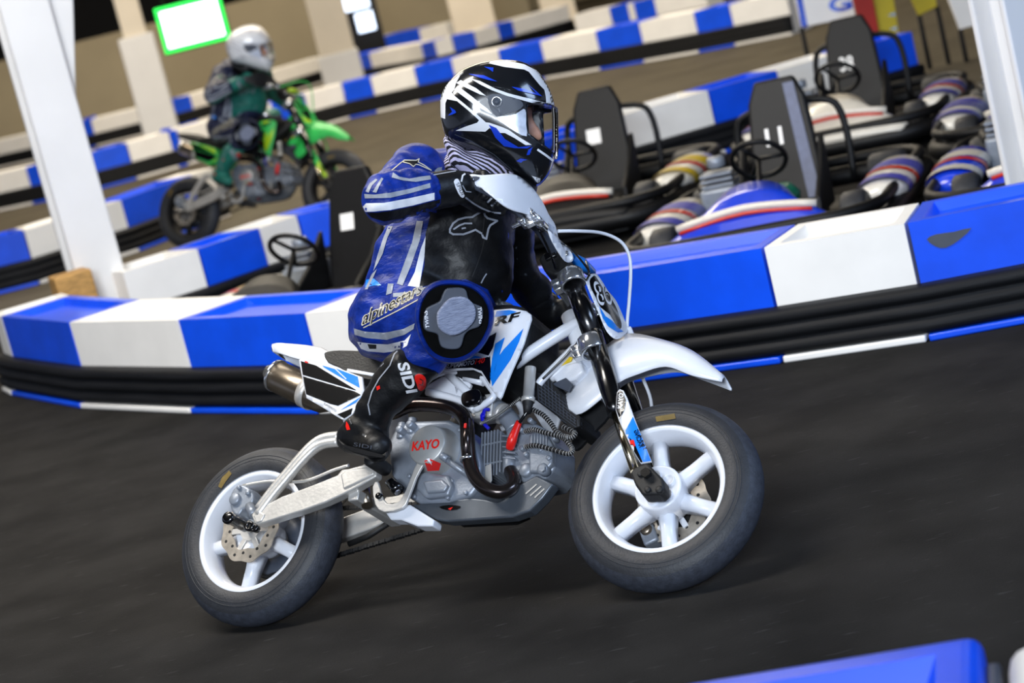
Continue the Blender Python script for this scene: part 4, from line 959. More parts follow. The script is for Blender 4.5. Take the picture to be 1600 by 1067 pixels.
prismB(mb, [(826, 678), (852, 676), (862, 694), (862, 724), (850, 738), (826, 738)], .064, .03, .006)
for k in range(5): mb.box(B(797+k*.5, 684+k*8.5, .055), nrm(ca-cb*.25)*.017, BA*.012, cb*.0018, .0008)
for k in range(6): mb.box(B(832+k*4.6, 690-k*.6, .066), ca*.0014, BA*.004, cb*.017, .0006)
mb.cyl(B(848, 733, .066), BA, .014, -.02, .006, 24, .003); mb.cyl(B(848, 733, .074), BA, .008, -.02, .004, 6); mb.cyl(B(822, 735, .055), BA, .017, -.02, .008, 24, .004)
for x, y in ((814, 672), (826, 699), (816, 701), (822, 710), (858, 716), (866, 685), (845, 703), (829, 657)): mb.cyl(B(x, y, .064), BA, .0062, -.02, .006, 12, .0015)
mb.cyl(B(796, 733, .05), nrm(-cb), .016, -.03, .012, 22, .003)
mb.obj('cylinder_head', eng)
mb = MB().use('red'); mb.tube([B(811, 659, .075), B(805, 674, .08), B(800, 688, .082), B(797, 700, .07)], [.0075, .0095, .0115, .0105], 16, smooth_n=4); mb.obj('spark_plug_cap', eng)
mb = MB().use('cast'); mb.tube([B(806, 672, .02), B(796, 655, .02), B(782, 644, .02), B(765, 640, .02)], [.022, .022, .026, .028], 22, smooth_n=4); mb.use('alu'); mb.cyl(B(784, 646, .03), nrm(B(790, 650, .02)-B(770, 640, .02)), .0265, -.006, .006, 24, .002); mb.box(B(760, 640, .03), BF*.03, BA*.025, BU*.03, .006); mb.obj('carburettor', bike)
cable('fuel_hose', [(757, 644, .07), (753, 650, .075), (756, 661, .075), (764, 670, .07)], .0045, 'bluetube'); cable('fuel_hose', [(764, 640, .06), (757, 641, .07), (755, 652, .075)], .0045, 'bluetube')
def braided(pts, r=.0062):
    P, _ = cat3([B(*p) for p in pts], [0]*len(pts), 10); mb = MB().use('blackmat'); mb.tube(P, [r*(1.0 if i % 2 else .86) for i in range(len(P))], 12); mb.use('alu')
    for i in range(1, len(P)-1, 2): mb.lathe(P[i], P[i+1]-P[i-1], [(r*.98, -.0007), (r*1.06, 0), (r*.98, .0007)], 12)
    return mb.obj('oil_hose', bike)
braided([(832, 640, .06), (848, 648, .07), (861, 662, .075), (872, 677, .08), (890, 684, .08), (898, 677, .075), (880, 667, .06)])
braided([(820, 674, .072), (834, 671, .08), (852, 676, .085), (874, 681, .085), (888, 683, .082)])
braided([(821, 698, .072), (838, 696, .082), (862, 702, .085), (888, 709, .085), (894, 702, .08), (884, 688, .075), (872, 676, .07)])
P, _ = cat3([B(*p) for p in [(750, 662, .085), (772, 652, .085), (792, 638, .085), (814, 621, .08)]], [0]*4, 12)
mb = MB().use('blackmat'); mb.tube(P, .0035, 9); mb.use('alu')
for i in range(1, len(P)-1): mb.lathe(P[i], P[i+1]-P[i-1], [(.0035, -.0006), (.0043, 0), (.0035, .0006)], 10)
mb.obj('clutch_cable', bike)
mb = MB().use('alu'); a, b = B(829, 574, .085), B(825, 628, .085); ax = nrm(b-a); L = np.linalg.norm(b-a)
mb.lathe(a, ax, [(0, 0), (.0125, 0), (.0135, .003), (.0135, L-.012), (.0165, L-.011), (.0165, L), (0, L)], 26, False); mb.use('blackmat'); mb.lathe(b, ax, [(.014, 0), (.0115, .012), (.009, .028), (0, .028)], 20, False); mb.obj('breather_canister', bike)
cable('spark_lead', [(826, 640, .085), (819, 650, .085), (812, 660, .08)], .0045)
# oil cooler with mesh
mb = MB().use('blackmat'); oc = [(836, 578), (848, 585), (866, 608), (876, 640), (884, 662), (868, 666), (852, 650), (836, 630), (830, 612)]
mb.prism([B(x, y, .055) for x, y in [(834, 580), (850, 584), (876, 612), (886, 640), (906, 650), (906, 666), (890, 671), (866, 646), (833, 622)]], -BA*.11, .004); bv = mb.bvh(); mb.use('dgrey')
for k in range(14): mb.stroke([(834+k*5.6, 578+k*4.0), (830+k*5.6+6, 622+k*3.6)], .9, bv, .001, 20)
for k in range(9): mb.stroke([(833, 586+k*5.5), (900, 640+k*4.5)], .9, bv, .0014, 20)
mb.obj('oil_cooler', bike)
mb = MB().use('blackmat'); mb.panel(sm([(893, 698), (898, 668), (912, 640), (930, 622), (944, 632), (950, 650), (934, 668), (914, 690), (902, 702)], 2), B, -.02, .01); mb.obj('mud_flap', bike)
# ---------------- skid plate
mb = MB().use('gunmetal'); sk = [(642, 788), (668, 786), (700, 781), (735, 777), (758, 779), (778, 785), (788, 780), (796, 765), (838, 742), (864, 756), (848, 778), (828, 798), (800, 808), (760, 811), (700, 815), (682, 812), (655, 798)]
mb.prism([B(x, y, .07) for x, y in sk], -BA*.035, .005, 2); bv = mb.bvh(); mb.use('castlight')
for a, b in (((822, 771), (838, 757)), ((829, 774), (845, 760)), ((836, 777), (850, 764))): mb.stroke([a, b], 2.2, bv, .001)
mb.use('black'); mb.decal(sm([(686, 792), (702, 789), (720, 791), (714, 796), (698, 797)], 2), bv, .001); mb.use('red'); mb.decal([(700, 795), (708, 792), (704, 797)], bv, .0018); mb.obj('skid_plate', bike)
mb = MB().use('blackmat'); mb.prism([B(x, y, .03) for x, y in [(700, 800), (760, 800), (800, 796), (812, 798), (790, 808), (705, 812)]], -BA*.06, .003); mb.obj('lower_crossbar', bike)
# ---------------- swingarm
mb = MB().use('alu'); sw = [(392, 804), (402, 794), (420, 786), (441, 775), (470, 764.5), (500, 753), (527, 742), (534, 733), (545, 732), (570, 725), (588, 730), (588, 744), (560, 760), (538, 771), (508, 785), (470, 798.5), (436, 809), (404, 819.5), (398, 818)]
mb.prism([B(x, y, .115) for x, y in sw], -BA*.028, .004, 2)
mb.prism([mirB(B(x, y, .115)) for x, y in sw], BA*.028, .004, 2)
mb.prism([B(x, y, .118) for x, y in [(396, 806), (404, 798), (414, 803), (408, 814), (400, 817)]], -BA*.034, .003)
mb.prism([B(x, y, .119) for x, y in [(532, 741), (541, 734), (584, 728), (584, 741), (552, 757), (536, 764)]], -BA*.036, .004)
br = [(404, 800, .108), (425, 772, .108), (450, 742, .108), (475, 713, .108), (492, 697, .106), (508, 689, .104), (530, 686, .10)]
for f in (lambda p: p, mirB):
    for dz in (-.007, .008): mb.tube([f(B(*p))+BU*dz for p in br], .0125, 16, smooth_n=4)
mb.box(HR+BF*.33+BU*.04, BF*.015, BA*.10, BU*.014, .004)
swo = mb.obj('swingarm', bike)
mb = MB().use('blackmat'); mb.box(B(545, 690, .1), BF*.012, BA*.016, BU*.014, .003); mb.obj('brace_mount', swo)
mb = MB().use('chrome'); mb.tube([HR-BA*.12, HR+BA*.125], .0085, 16); mb.use('black'); mb.lathe(B(390, 822, .128), BA, [(.006, -.01), (.013, -.01), (.013, .004), (.006, .004)], 18); mb.lathe(B(398, 825, .126), BA, [(.004, -.01), (.010, -.01), (.010, .004), (.004, .004)], 18); mb.obj('rear_axle', swo)
mb = MB().use('black'); a = B(356, 811, .15); mb.lathe(B(376, 820, .12), BA, [(0, -.02), (.012, -.02), (.0125, .0), (.0125, .045), (.0155, .046), (.0155, .056), (.006, .058), (0, .058)], 24, False); mb.obj('axle_slider', swo)
mb = MB().use('cast'); mb.prism([B(x, y, .095) for x, y in sm([(359, 790), (360, 772), (368, 760), (380, 757), (392, 766), (396, 778), (390, 790), (378, 796), (372, 806), (364, 802)], 2)], -BA*.05, .006, 3); mb.cyl(B(368, 780, .097), BA, .016, -.01, .008, 26, .003); mb.cyl(B(388, 770, .097), BA, .007, -.01, .006, 16, .002); mb.cyl(B(374, 762, .097), BA, .006, -.01, .006, 16, .002)
mb.tube([B(390, 790, .09), B(398, 806, .10)], .012, 14); mb.obj('rear_caliper', bike)
mb = MB().use('alu'); mb.tube([B(380, 759, .09), B(420, 752, .09), B(475, 752, .085), B(520, 735, .085), B(545, 727, .085)], .0042, 10, smooth_n=4); mb.obj('rear_brake_hose', bike)
# chain and sprocket on the far side
mb = MB().use('blackmat')
for q in np.linspace(0, 1, 56):
    for z0, z1 in ((.085, .03), (-.085, -.03)):
        p = HR+BF*(.0+.46*q)+BU*(z0+(z1-z0)*q)+BU*.03*q-BA*.058; mb.box(p, BF*.0052, BA*.006 if int(q*55) % 2 else BA*.004, BU*.0045)
for q in np.linspace(.5*math.pi, 1.5*math.pi, 32):
    d = BF*math.cos(q)+BU*math.sin(q); mb.box(HR+d*.087-BA*.058, np.cross(BA, d)*.0052, BA*.005, d*.0045)
ch = mb.obj('chain', bike)
mb = MB().use('dgrey'); mb.lathe(HR, BA, [(.04, -.061), (.088, -.061), (.088, -.055), (.04, -.055)], 44); mb.obj('rear_sprocket', bike)
mb = MB().use('blackmat'); mb.tube([B(545, 850, -.1), B(575, 838, -.1), B(606, 818, -.09)], .0075, 12); mb.obj('side_stand', bike)
# ---------------- foot peg, brake pedal, kick starter, shock
mb = MB().use('blackmat'); mb.tube([B(588, 728, .08), B(588, 724, .15)], .009, 12); mb.lathe(B(596, 729, .135), BA, [(0, -.02), (.017, -.02), (.0175, .0), (.0175, .05), (.013, .055), (0, .055)], 26, False); pg = mb.obj('foot_peg', bike)
mb = MB().use('alu'); mb.prism([B(x, y, .12) for x, y in sm([(582, 760), (590, 752), (596, 772), (604, 786), (622, 784), (632, 770), (644, 740), (652, 722), (664, 719), (660, 728), (650, 746), (638, 778), (628, 794), (600, 800), (586, 788)], 2)], -BA*.008, .002); mb.obj('kick_start_lever', bike)
mb = MB().use('white'); mb.prism([B(x, y, .10) for x, y in [(600, 798), (620, 792), (640, 788), (656, 798), (678, 812), (676, 822), (652, 822), (626, 812), (610, 812)]], -BA*.04, .004); mb.obj('engine_mount', bike)
mb = MB().use('chrome'); mb.tube([B(606, 752, .125), B(622, 770, .12)], .008, 14); mb.use('black'); mb.lathe(B(619, 762, .12), nrm(B(630, 775, .12)-B(608, 750, .12)), [(0, -.022), (.014, -.022), (.015, .0), (.015, .012), (0, .012)], 22, False); mb.cyl(B(592, 775, .122), BA, .008, -.01, .006, 16, .002); mb.obj('brake_pedal_spring', bike)
mb = MB().use('titan'); mb.tube([B(568, 760, .05), B(574, 790, .06)], .014, 14); mb.obj('shock_absorber', bike)
# ================================================================== the rider
rb = B(600, 556, 0.); rider = root('person', 'rider in blue, black and white race leathers and black helmet astride the foreground motorcycle', 'person', rb)
def px2(P):                                                        # pixel coordinates of world points (used to keep outlines where they belong)
    q = P-CC; return q@FW
# joints
sR, eR, wR = D(652, 268, 5.36), D(600, 311, 5.17), D(708, 292, 5.24)
sL, eL, wL = D(795, 292, 5.60), D(806, 418, 5.78), D(868, 488, 5.92)
hipR, kneeR, ankR = D(604, 508, 5.56), D(704, 494, 5.28), D(584, 668, 5.40)
hipL, kneeL, ankL = D(640, 520, 5.84), D(790, 560, 5.98), mirB(B(590, 690, .15))
neck = D(742, 250, 5.43)
torso = [(610, 345), (640, 318), (640, 268), (660, 240), (695, 232), (735, 240), (775, 262), (800, 290), (804, 330), (803, 370), (800, 420), (797, 455), (780, 478), (740, 500), (690, 515), (640, 535), (600, 552), (570, 545), (556, 526), (553, 500), (560, 470), (572, 440), (584, 405), (596, 370)]
def body_d(P, r=0.):
    d = puff(P, sm(torso, 2), 5.53, .118, .105, gx=.18, gy=-.05)
    d = smin(d, chain(P, [(sR, .068), (eR, .049), (D(640, 303, 5.19), .047), (wR, .036)], .03), .035)
    d = smin(d, chain(P, [(sL, .066), (eL, .050), (D(835, 458, 5.85), .043), (wL, .036)], .03), .03)
    d = smin(d, chain(P, [(hipR, .092), (D(655, 497, 5.41), .080), (kneeR, .066)], .03), .04)
    d = smin(d, chain(P, [(kneeR, .062), (D(662, 558, 5.33), .050), (D(622, 615, 5.38), .040), (ankR, .034)], .03), .03)
    d = smin(d, chain(P, [(hipL, .09), (kneeL, .064), (ankL, .042)], .03), .03)
    d = smin(d, cone(P, D(738, 262, 5.45), D(752, 225, 5.42), .062, .055), .03)
    return d+r
allp = [D(545, 220, 5.1), D(880, 720, 6.1), D(545, 720, 5.1), D(880, 220, 6.1), kneeR, ankL, kneeL, wL, wR, eR, ankR]
lo, hi = bounds(allp, .1)
# the bare body under the leathers: one skin mesh with head, neck, trunk and limbs
hc = D(774, 181, 5.40)                                             # head centre
hx, hy_, hz = nrm(.97*CR-.19*CU-.14*FW), FW, None
hz = nrm(CU+.2*CR); hy_ = nrm(np.cross(hz, hx)); hx = np.cross(hy_, hz)
if hy_@FW < 0: hy_ = -hy_
def head_d(P):
    d = ell(P, hc+hz*.01-hx*.005, (hx, hy_, hz), (.090, .073, .094))
    d = smin(d, ell(P, hc+hx*.032-hz*.055, (hx, hy_, hz), (.056, .056, .062)), .03)
    d = smin(d, cone(P, hc+hx*.078+hz*.008, hc+hx*.106-hz*.028, .009, .0155), .012)
    for s in (-1, 1):
        d = smin(d, ell(P, hc+hx*.100-hz*.030+hy_*.009*s, (hx, hy_, hz), (.010, .007, .007)), .006)
        d = smax(d, -ell(P, hc+hx*.093+hz*.012+hy_*.030*s, (hx, hy_, hz), (.012, .017, .010)), .010)
        d = smin(d, ell(P, hc+hx*.066+hz*.028+hy_*.03*s, (hx, hy_, hz), (.016, .024, .007)), .012)
        d = smin(d, ell(P, hc-hx*.005+hy_*.075*s-hz*.01, (hx, hy_, hz), (.016, .008, .026)), .006)
    for dz, rr_ in ((-.060, .009), (-.070, .010)): d = smin(d, ell(P, hc+hx*.084+hz*dz, (hx, hy_, hz), (.010, .022, rr_*.7)), .006)
    return d
mb = MB().use('skin')
solid(mb, lambda P: smin(smin(head_d(P), cone(P, hc-hx*.012-hz*.06, D(735, 275, 5.45), .042, .05), .03), body_d(P, .014), .03), lo-[0, 0, 0], np.maximum(hi, hc+.16), .0085, 1)
bo = mb.obj('body', rider)
for s in (-1, 1):
    mb = MB().use('eye'); c = hc+hx*.066+hz*.012+hy_*.030*s; mb.lathe(c, hx, [(0, -.011)]+[(.0105*math.sin(q), -.0105*math.cos(q)) for q in np.linspace(.3, 2.6, 9)]+[(.0052, .0102)], 20, False); mb.use('hair'); mb.lathe(c, hx, [(.0052, .0092), (.0028, .0103)], 20, False); mb.use('black'); mb.lathe(c, hx, [(.0028, .0103), (0, .0106)], 20, False); mb.obj('eye', bo)
    mb = MB().use('hair'); mb.tube([hc+hx*.087+hz*.030+hy_*.012*s, hc+hx*.086+hz*.036+hy_*.03*s, hc+hx*.072+hz*.030+hy_*.05*s], [.003, .004, .002], 8, smooth_n=4); mb.obj('eyebrow', bo)
# ---------------- leathers
wrap = lambda P: wob(P, .0075, 48, 3)+wob(P, .004, 110, 5)
fold = lambda P: .0035*np.sin(((P-eR)@nrm(wR-eR))*170)*np.exp(-np.sum((P-eR-(wR-eR)*.25)**2, -1)/.006)+.004*np.sin(((P-hipR)@nrm(CU-.6*CR))*120+2)*np.exp(-np.sum((P-hipR)**2, -1)/.02)
def suit_d(P):
    d = body_d(P)+wrap(P)+fold(P)
    cutR = (P-wR)@nrm(wR-D(640, 303, 5.19))                        # open at the wrists, neck and boots
    for p, n in ((D(678, 297, 5.225), nrm(wR-D(640, 303, 5.19))), (D(838, 460, 5.86), nrm(wL-eL))):
        near = np.linalg.norm(P-p, axis=-1)-.062; d = np.maximum(d, np.minimum((P-p)@n, -near))
    for p, r in ((D(652, 585, 5.34), .085), (D(612, 635, 5.38), .10)):
        d = np.maximum(d, np.minimum((P-D(655, 568, 5.33))@nrm(ankR-kneeR), r-np.linalg.norm(P-p, axis=-1)))
    return d
mb = MB().use('leather'); solid(mb, suit_d, lo, hi, .0062, 1)
mb.use('bleather'); _k = mb.mi
for f in mb.bm.faces:                                              # black left sleeve and front panel
    x_, y_, z_ = proj(f.calc_center_median())
    if (x_ > 774 and y_ < 540 and z_ > 5.50) or (x_ > 760 and y_ < 350 and z_ > 5.52): f.material_index = _k
mb.use('leather'); bv = mb.bvh()
d_ = lambda m, poly, e=.0014, n=0: (mb.use(m), mb.decal(sm(poly, n) if n else poly, bv, e))
d_('bleather', [(668, 318), (672, 338), (665, 365), (663, 415), (655, 449), (690, 441), (728, 436), (762, 452), (776, 478), (795, 462), (800, 420), (803, 370), (804, 330), (795, 300), (765, 290), (720, 300)])
d_('bleather', [(770, 280), (806, 300), (812, 350), (806, 400), (830, 440), (870, 470), (880, 500), (860, 506), (820, 490), (790, 470), (798, 400), (796, 330)], .0012)
d_('wleather', [(665, 369), (663, 402), (655, 449), (637, 446.5), (648, 425), (657, 390)], .002)
d_('gleather', [(651, 345), (661, 345), (656, 375), (642, 415), (629, 446), (620, 443), (632, 410), (644, 378)], .0018)
d_('gleather', [(608, 349), (617, 346), (605, 372), (598, 396), (590, 412), (583, 424), (590, 398), (598, 374)], .0018)
d_('gleather', [(581, 428), (589, 420), (582, 436), (574, 452), (570, 452)], .0018)
d_('gleather', [(552.5, 513), (570, 518), (600, 520), (630, 514), (648, 505), (646, 514), (632, 523), (604, 531), (572, 528), (554, 523)], .0018)
d_('wleather', [(558, 534), (580, 537), (606, 538), (632, 532), (642, 522), (636, 540), (622, 548), (600, 551), (575, 549), (564, 545)], .0018)
d_('blackmat', [(574, 537.5), (588, 538.5), (588, 545), (577, 545)], .0024)
d_('gleather', [(606, 443), (615, 443), (612, 458), (603, 461)], .0018)
d_('gleather', [(614, 458), (640, 455.5), (665, 448), (692, 440), (693, 446), (665, 455), (640, 462), (614, 464)], .0018)
d_('gleather', [(668, 466), (674, 453), (690, 442), (696, 446), (684, 458), (676, 472)], .002)
d_('wleather', [(567, 323), (571, 331), (585, 330.5), (610, 328), (645, 321), (679, 312), (679, 301), (640, 309.5), (600, 317), (572, 317.5)], .002)
d_('gleather', [(569, 303), (585, 304), (610, 301), (640, 295), (672, 286), (673, 293), (640, 302), (610, 309), (570, 310)], .002)
d_('bleather', [(573, 332), (590, 332), (612, 329), (645, 322.5), (679, 313.5), (684, 330), (660, 336), (630, 341), (600, 346), (580, 340)], .0018)
d_('gleather', [(614, 269), (624, 276), (640, 279), (656, 276), (672, 274), (674, 280), (650, 284), (630, 282), (612, 277)], .0018)
d_('gleather', [(673, 272), (684, 262), (700, 259), (724, 259), (724, 265), (700, 266), (684, 272)], .0018)
d_('gleather', [(571, 299), (577, 287), (587, 279), (590, 281), (581, 290), (576, 301)], .0018); d_('gleather', [(582, 300), (590, 287), (596, 277), (599, 279), (593, 290), (588, 301)], .0018)
mb.use('bleather'); mb.decal([(622, 259), (631, 250), (650, 250), (655, 248), (653, 254), (648, 259), (642, 256), (628, 254)], bv, .0016)
mb.use('cream'); mb.stroke([(612, 266), (624, 256), (632, 250), (650, 250.5), (655, 248), (653.5, 253), (663, 258), (674, 266), (655, 257.5), (650, 256.5), (646, 260), (640, 255.5), (630, 253)], 1.5, bv, .0022)
mb.use('gleather')                                                 # big star and letter mark on the chest
mb.stroke([(703, 358), (708, 349), (716, 343), (727, 340), (738, 339), (746, 334), (755, 329), (758, 337), (762, 341), (777, 345), (766, 352), (763, 358), (760, 373), (755, 371), (753, 365), (743, 359), (733, 363), (724, 366), (708, 366), (703, 363)], 3.0, bv, .0022, 3, True)
mb.stroke([(709, 358), (718, 352), (726, 349), (737, 349)], 2.6, bv, .0022, 3); mb.stroke([(722, 357), (727, 356)], 2.4, bv, .0022, 3)
mb.use('blackmat'); mb.stroke([(757, 374), (752, 395), (743, 420), (738, 432)], 1.8, bv, .0022, 4); mb.stroke([(757, 340), (754, 366)], 1.4, bv, .0026, 4)
mb.use('cyan'); mb.decal([(572, 437), (584, 435), (590, 440), (596, 446), (584, 446), (570, 449)], bv, .0016)
mb.use('cream'); mb.text('alpinestars', (563, 517), (95, -51), (4, -30), bv, .0020, 4, .1, .035)
mb.use('black'); mb.text('alpinestars', (565, 514), (92, -49.5), (3.4, -26), bv, .0028, 4, .1, -.004)
mb.use('cream'); mb.stroke([(568, 512), (620, 486), (668, 460)], 1.6, bv, .0024); mb.stroke([(575, 490), (612, 474), (664, 449)], 1.4, bv, .0024)
mb.use('gleather'); mb.stroke([(752, 442), (756, 434), (760, 428)], 2, bv, .002)
suit = mb.obj('racing_suit', rider)
# ---------------- knee slider
kc = D(713, 499, 5.175); kn = nrm(-FW+.16*CR-.12*CU); ka = nrm(CR-kn*(CR@kn)); kb = np.cross(kn, ka)
e1 = 5.17/FPX
def kpt(px, py, h=0.):
    d = ray(px, py); return CC+d*(((kc-CC)@kn+h)/(d@kn))
mb = MB().use('leather')
ring = sm([(652, 470), (664, 450), (684, 438.5), (712, 436.5), (738, 442), (758, 456), (770, 477), (772, 500), (766, 522), (752, 545), (733, 561), (712, 568), (690, 566), (672, 556), (660, 540), (652, 518), (648, 494)], 4)
c2 = np.mean(np.array(ring), 0)
for s0, s1, h0, h1, m_ in ((1.0, .97, -.03, -.004, 'leather'), (.97, .90, -.004, .004, 'leather'), (.90, .87, .004, -.002, 'leather'), (.87, .0, -.002, .000, 'velcro')):
    mb.use(m_); A = [mb.v(kpt(*(c2+(np.array(p)-c2)*s0), h0)) for p in ring]
    if s1 == 0: mb.face(A, False); continue
    Bq = [mb.v(kpt(*(c2+(np.array(p)-c2)*s1), h1)) for p in ring]
    for k in range(len(A)): mb.face([A[k], A[(k+1) % len(A)], Bq[(k+1) % len(A)], Bq[k]])
bmesh.ops.recalc_face_normals(mb.bm, faces=mb.bm.faces[:])
kp = mb.obj('knee_pad', rider)
mb = MB().use('dgrey')
lob = sm([(697, 452), (706, 450), (722, 450), (729, 455), (732, 466), (740, 474), (753, 480), (755, 490), (753, 502), (748, 511), (734, 516), (726, 524), (722, 538), (716, 545), (702, 546), (690, 542), (686, 532), (683, 522), (666, 517), (662, 508), (663, 494), (667, 482), (680, 475), (688, 470), (692, 460)], 3)
mb.prism([kpt(x, y, .012) for x, y in lob], -kn*.014, .003, 2); bv = mb.bvh(); mb.use('white')
mb.text('TWINS', (671, 512.5), (-3, -27), (-6 if False else 5, -.4) if False else (-6, .0), bv, .0012, 3, bold=.02)
mb.text('TWINS', (746, 480), (2.5, 26), (6, -.5), bv, .0012, 3, bold=.02); ks = mb.obj('knee_slider', kp)
mb = MB().use('puck'); pk = sm([(683, 495), (687, 484), (700, 469), (714, 464), (730, 466), (741, 477), (744, 489), (741, 502), (728, 516), (712, 524), (699, 523), (686, 513)], 3)
mb.prism([kpt(x, y, .026) for x, y in pk], -kn*.016, .005, 3); mb.obj('slider_puck', kp)
# ---------------- boots
bt = [(612, 552), (628, 545), (650, 560), (686, 580), (678, 590), (654, 617), (626, 641), (611, 657), (606, 684), (605, 704), (596, 713), (570, 709), (546, 701), (530, 686), (527, 671), (537, 659), (550, 647), (559, 627), (576, 599), (596, 569)]
def boot_d(P): 
    return smin(puff(P, sm(bt, 2), 5.36, .058, .052, gx=-.24, gy=-.26), cone(P, D(545, 688, 5.40), D(590, 699, 5.30), .024, .034), .03)+wob(P, .004, 70, 9)+.003*np.sin(((P-ankR)@nrm(CU+.5*CR))*150)*np.exp(-np.sum((P-D(580, 655, 5.36))**2, -1)/.004)
lo2, hi2 = bounds([D(520, 540, 5.2), D(695, 720, 5.5), D(520, 720, 5.2), D(695, 540, 5.5), D(520, 540, 5.5), D(695, 720, 5.2)], .06)
mb = MB().use('bleather'); solid(mb, boot_d, lo2, hi2, .005, 1); bv = mb.bvh()
mb.use('wleather'); mb.text('SIDI', (620, 568), (15, 47), (18, -3), bv, .0016, 4, 0, .03)
mb.use('red'); mb.decal(sm([(648, 592), (649, 586), (656, 584), (664, 589), (666, 597), (664, 606), (658, 611), (653, 607), (651, 600)], 3), bv, .0022); mb.use('black'); mb.stroke([(656, 592), (661, 595), (660, 602), (655, 601)], 1.2, bv, .003, 3)
mb.use('gleather'); mb.stroke([(625, 544), (616, 553), (609, 571), (592, 592), (581, 612), (575, 632), (578, 648)], 1.9, bv, .0016)
mb.use('dgrey'); mb.text('SIDI', (552, 697), (28, 5), (1, -6), bv, .0016, 4); mb.use('red'); mb.decal([(541, 658), (545, 664), (547, 671), (542, 672), (540, 666)], bv, .0016); mb.decal([(588, 604), (593, 602), (594, 607), (589, 610)], bv, .0016)
mb.use('chrome'); mb.stroke([(546, 655), (549, 662)], 2, bv, .002); mb.stroke([(567, 679), (571, 681)], 3, bv, .002); mb.use('gleather'); mb.stroke([(595, 572), (599, 568), (597, 564), (593, 567), (594, 572)], 1, bv, .002)
b1 = mb.obj('boot', rider)
mb = MB().use('blackmat'); sole = [(528, 686), (545, 700), (570, 708), (596, 712), (604, 706), (602, 715), (580, 715), (552, 708), (534, 698)]
A = [D(x, y, 5.345-.0018*(x-528)) for x, y in sole]; mb.prism(A, FW*.07, .004, 2); mb.obj('sole', b1)
mb = MB().use('bleather'); kl, al = kneeL, ankL; tl_ = nrm(BF*1.+BU*-.15)
solid(mb, lambda P: smin(chain(P, [(kl+(al-kl)*.35, .058), (al, .05)], .02), cone(P, al-BU*.04-BF*.03, al-BU*.05+BF*.13, .036, .032), .04), *bounds([kl, al, al+BF*.2, al-BU*.12-BF*.1], .09), .007, 1); mb.obj('boot', rider)
# ---------------- gloves
ga0, ga1 = Fp(790, 318, .285), Fp(738, 285, .383); gdir = nrm(ga1-ga0); back = -nrm(np.cross(gdir, BU)); back = back if back@XF < 0 else -back
toC = nrm(-FW-gdir*((-FW)@gdir)); dn = np.cross(gdir, toC); dn = dn if dn@CU < 0 else -dn
def hand(mb, g, gd, outw, wrist, elbow, cuff_r):
    """closed hand: palm behind the bar, four fingers over it, thumb underneath; g = middle of the fist on the bar axis, gd = bar direction towards the bar end, outw = away from the rider"""
    upv = nrm(np.cross(gd, outw)); upv = upv if upv@CU > 0 else -upv
    palm = g-outw*.028+upv*.012
    parts = []
    def fn(P):
        d = smin(chain(P, [(wrist, .034), (palm-gd*0, .034)], .02), smin(cone(P, palm-gd*.028, palm+gd*.028, .021, .023), cone(P, palm-gd*.026+upv*.012, palm+gd*.028+upv*.010, .017, .019), .015), .03)
        for i, (o, r, ln) in enumerate(((-.033, .0098, .92), (-.011, .0105, 1.06), (.011, .0108, 1.1), (.032, .0105, 1.0))):
            k = g+gd*o
            p0 = k-outw*.022+upv*.026*1.0; p1 = k+outw*.012*ln+upv*.031*ln; p2 = k+outw*.031*ln+upv*.006; p3 = k+outw*.021-upv*.020*ln; p4 = k-outw*.002-upv*.026
            d = smin(d, chain(P, [(p0, r*1.12), (p1, r*1.05), (p2, r), (p3, r*.92), (p4, r*.85)], .004), .006)
        th = [(palm-gd*.034-upv*.010, .0135), (g-gd*.052-outw*.012-upv*.022, .0125), (g-gd*.046+outw*.014-upv*.026, .0115), (g-gd*.030+outw*.028-upv*.022, .0100)]
        d = smin(d, chain(P, th, .006), .010)
        return d+wob(P, .0016, 160, 11)
    def cuff(P): return chain(P, [(wrist+(elbow-wrist)*.36, cuff_r*1.12), (wrist+(elbow-wrist)*.12, cuff_r*1.03), (wrist, cuff_r*.9)], .01)
    solid(mb, lambda P: smin(fn(P), cuff(P), .012), *bounds([g, wrist, wrist+(elbow-wrist)*.36, palm, g+gd*.06, g-gd*.06], .075), .0036, 1)
gm = (ga0*.42+ga1*.58); outw = nrm(XF-gdir*(XF@gdir))
mb = MB().use('bleather'); hand(mb, gm, gdir, outw, D(716, 292, 5.25), eR, .040); bv = mb.bvh()
mb.use('wleather'); mb.decal(sm([(709, 284), (714, 279), (718, 283), (722, 296), (726, 306), (722, 309), (716, 302)], 2), bv, .0014, 3); mb.use('black'); mb.text('SPIDI', (712, 287), (9, 18), (5, -2.5), bv, .0022, 3)
mb.use('wleather'); mb.stroke([(721, 283), (723, 274), (730, 269), (742, 268)], 2.6, bv, .0016, 3); mb.stroke([(745, 264), (757, 263), (766, 268), (772, 274)], 4, bv, .0016, 3)
mb.use('gleather'); mb.stroke([(728, 309), (740, 318), (752, 325), (768, 332), (782, 333)], 2.6, bv, .0016, 3); mb.stroke([(762, 316), (770, 308)], 2.8, bv, .0016, 3); mb.stroke([(768, 321), (778, 313)], 3, bv, .0016, 3); mb.stroke([(723, 290), (728, 299), (736, 300)], 1.6, bv, .0016, 3)
mb.stroke([(673, 274), (700, 269), (712, 267)], 1.5, bv, .0016, 3)
mb.obj('glove', rider)
gl = (l0*.45+l1*.55); gdl = nrm(l1-l0); ow = nrm(XF-gdl*(XF@gdl)); wl2 = D(856, 484, 5.90)
mb = MB().use('bleather'); hand(mb, gl, gdl, ow, gl-ow*.075+ZF*.03, eL, .038); mb.obj('glove', rider)
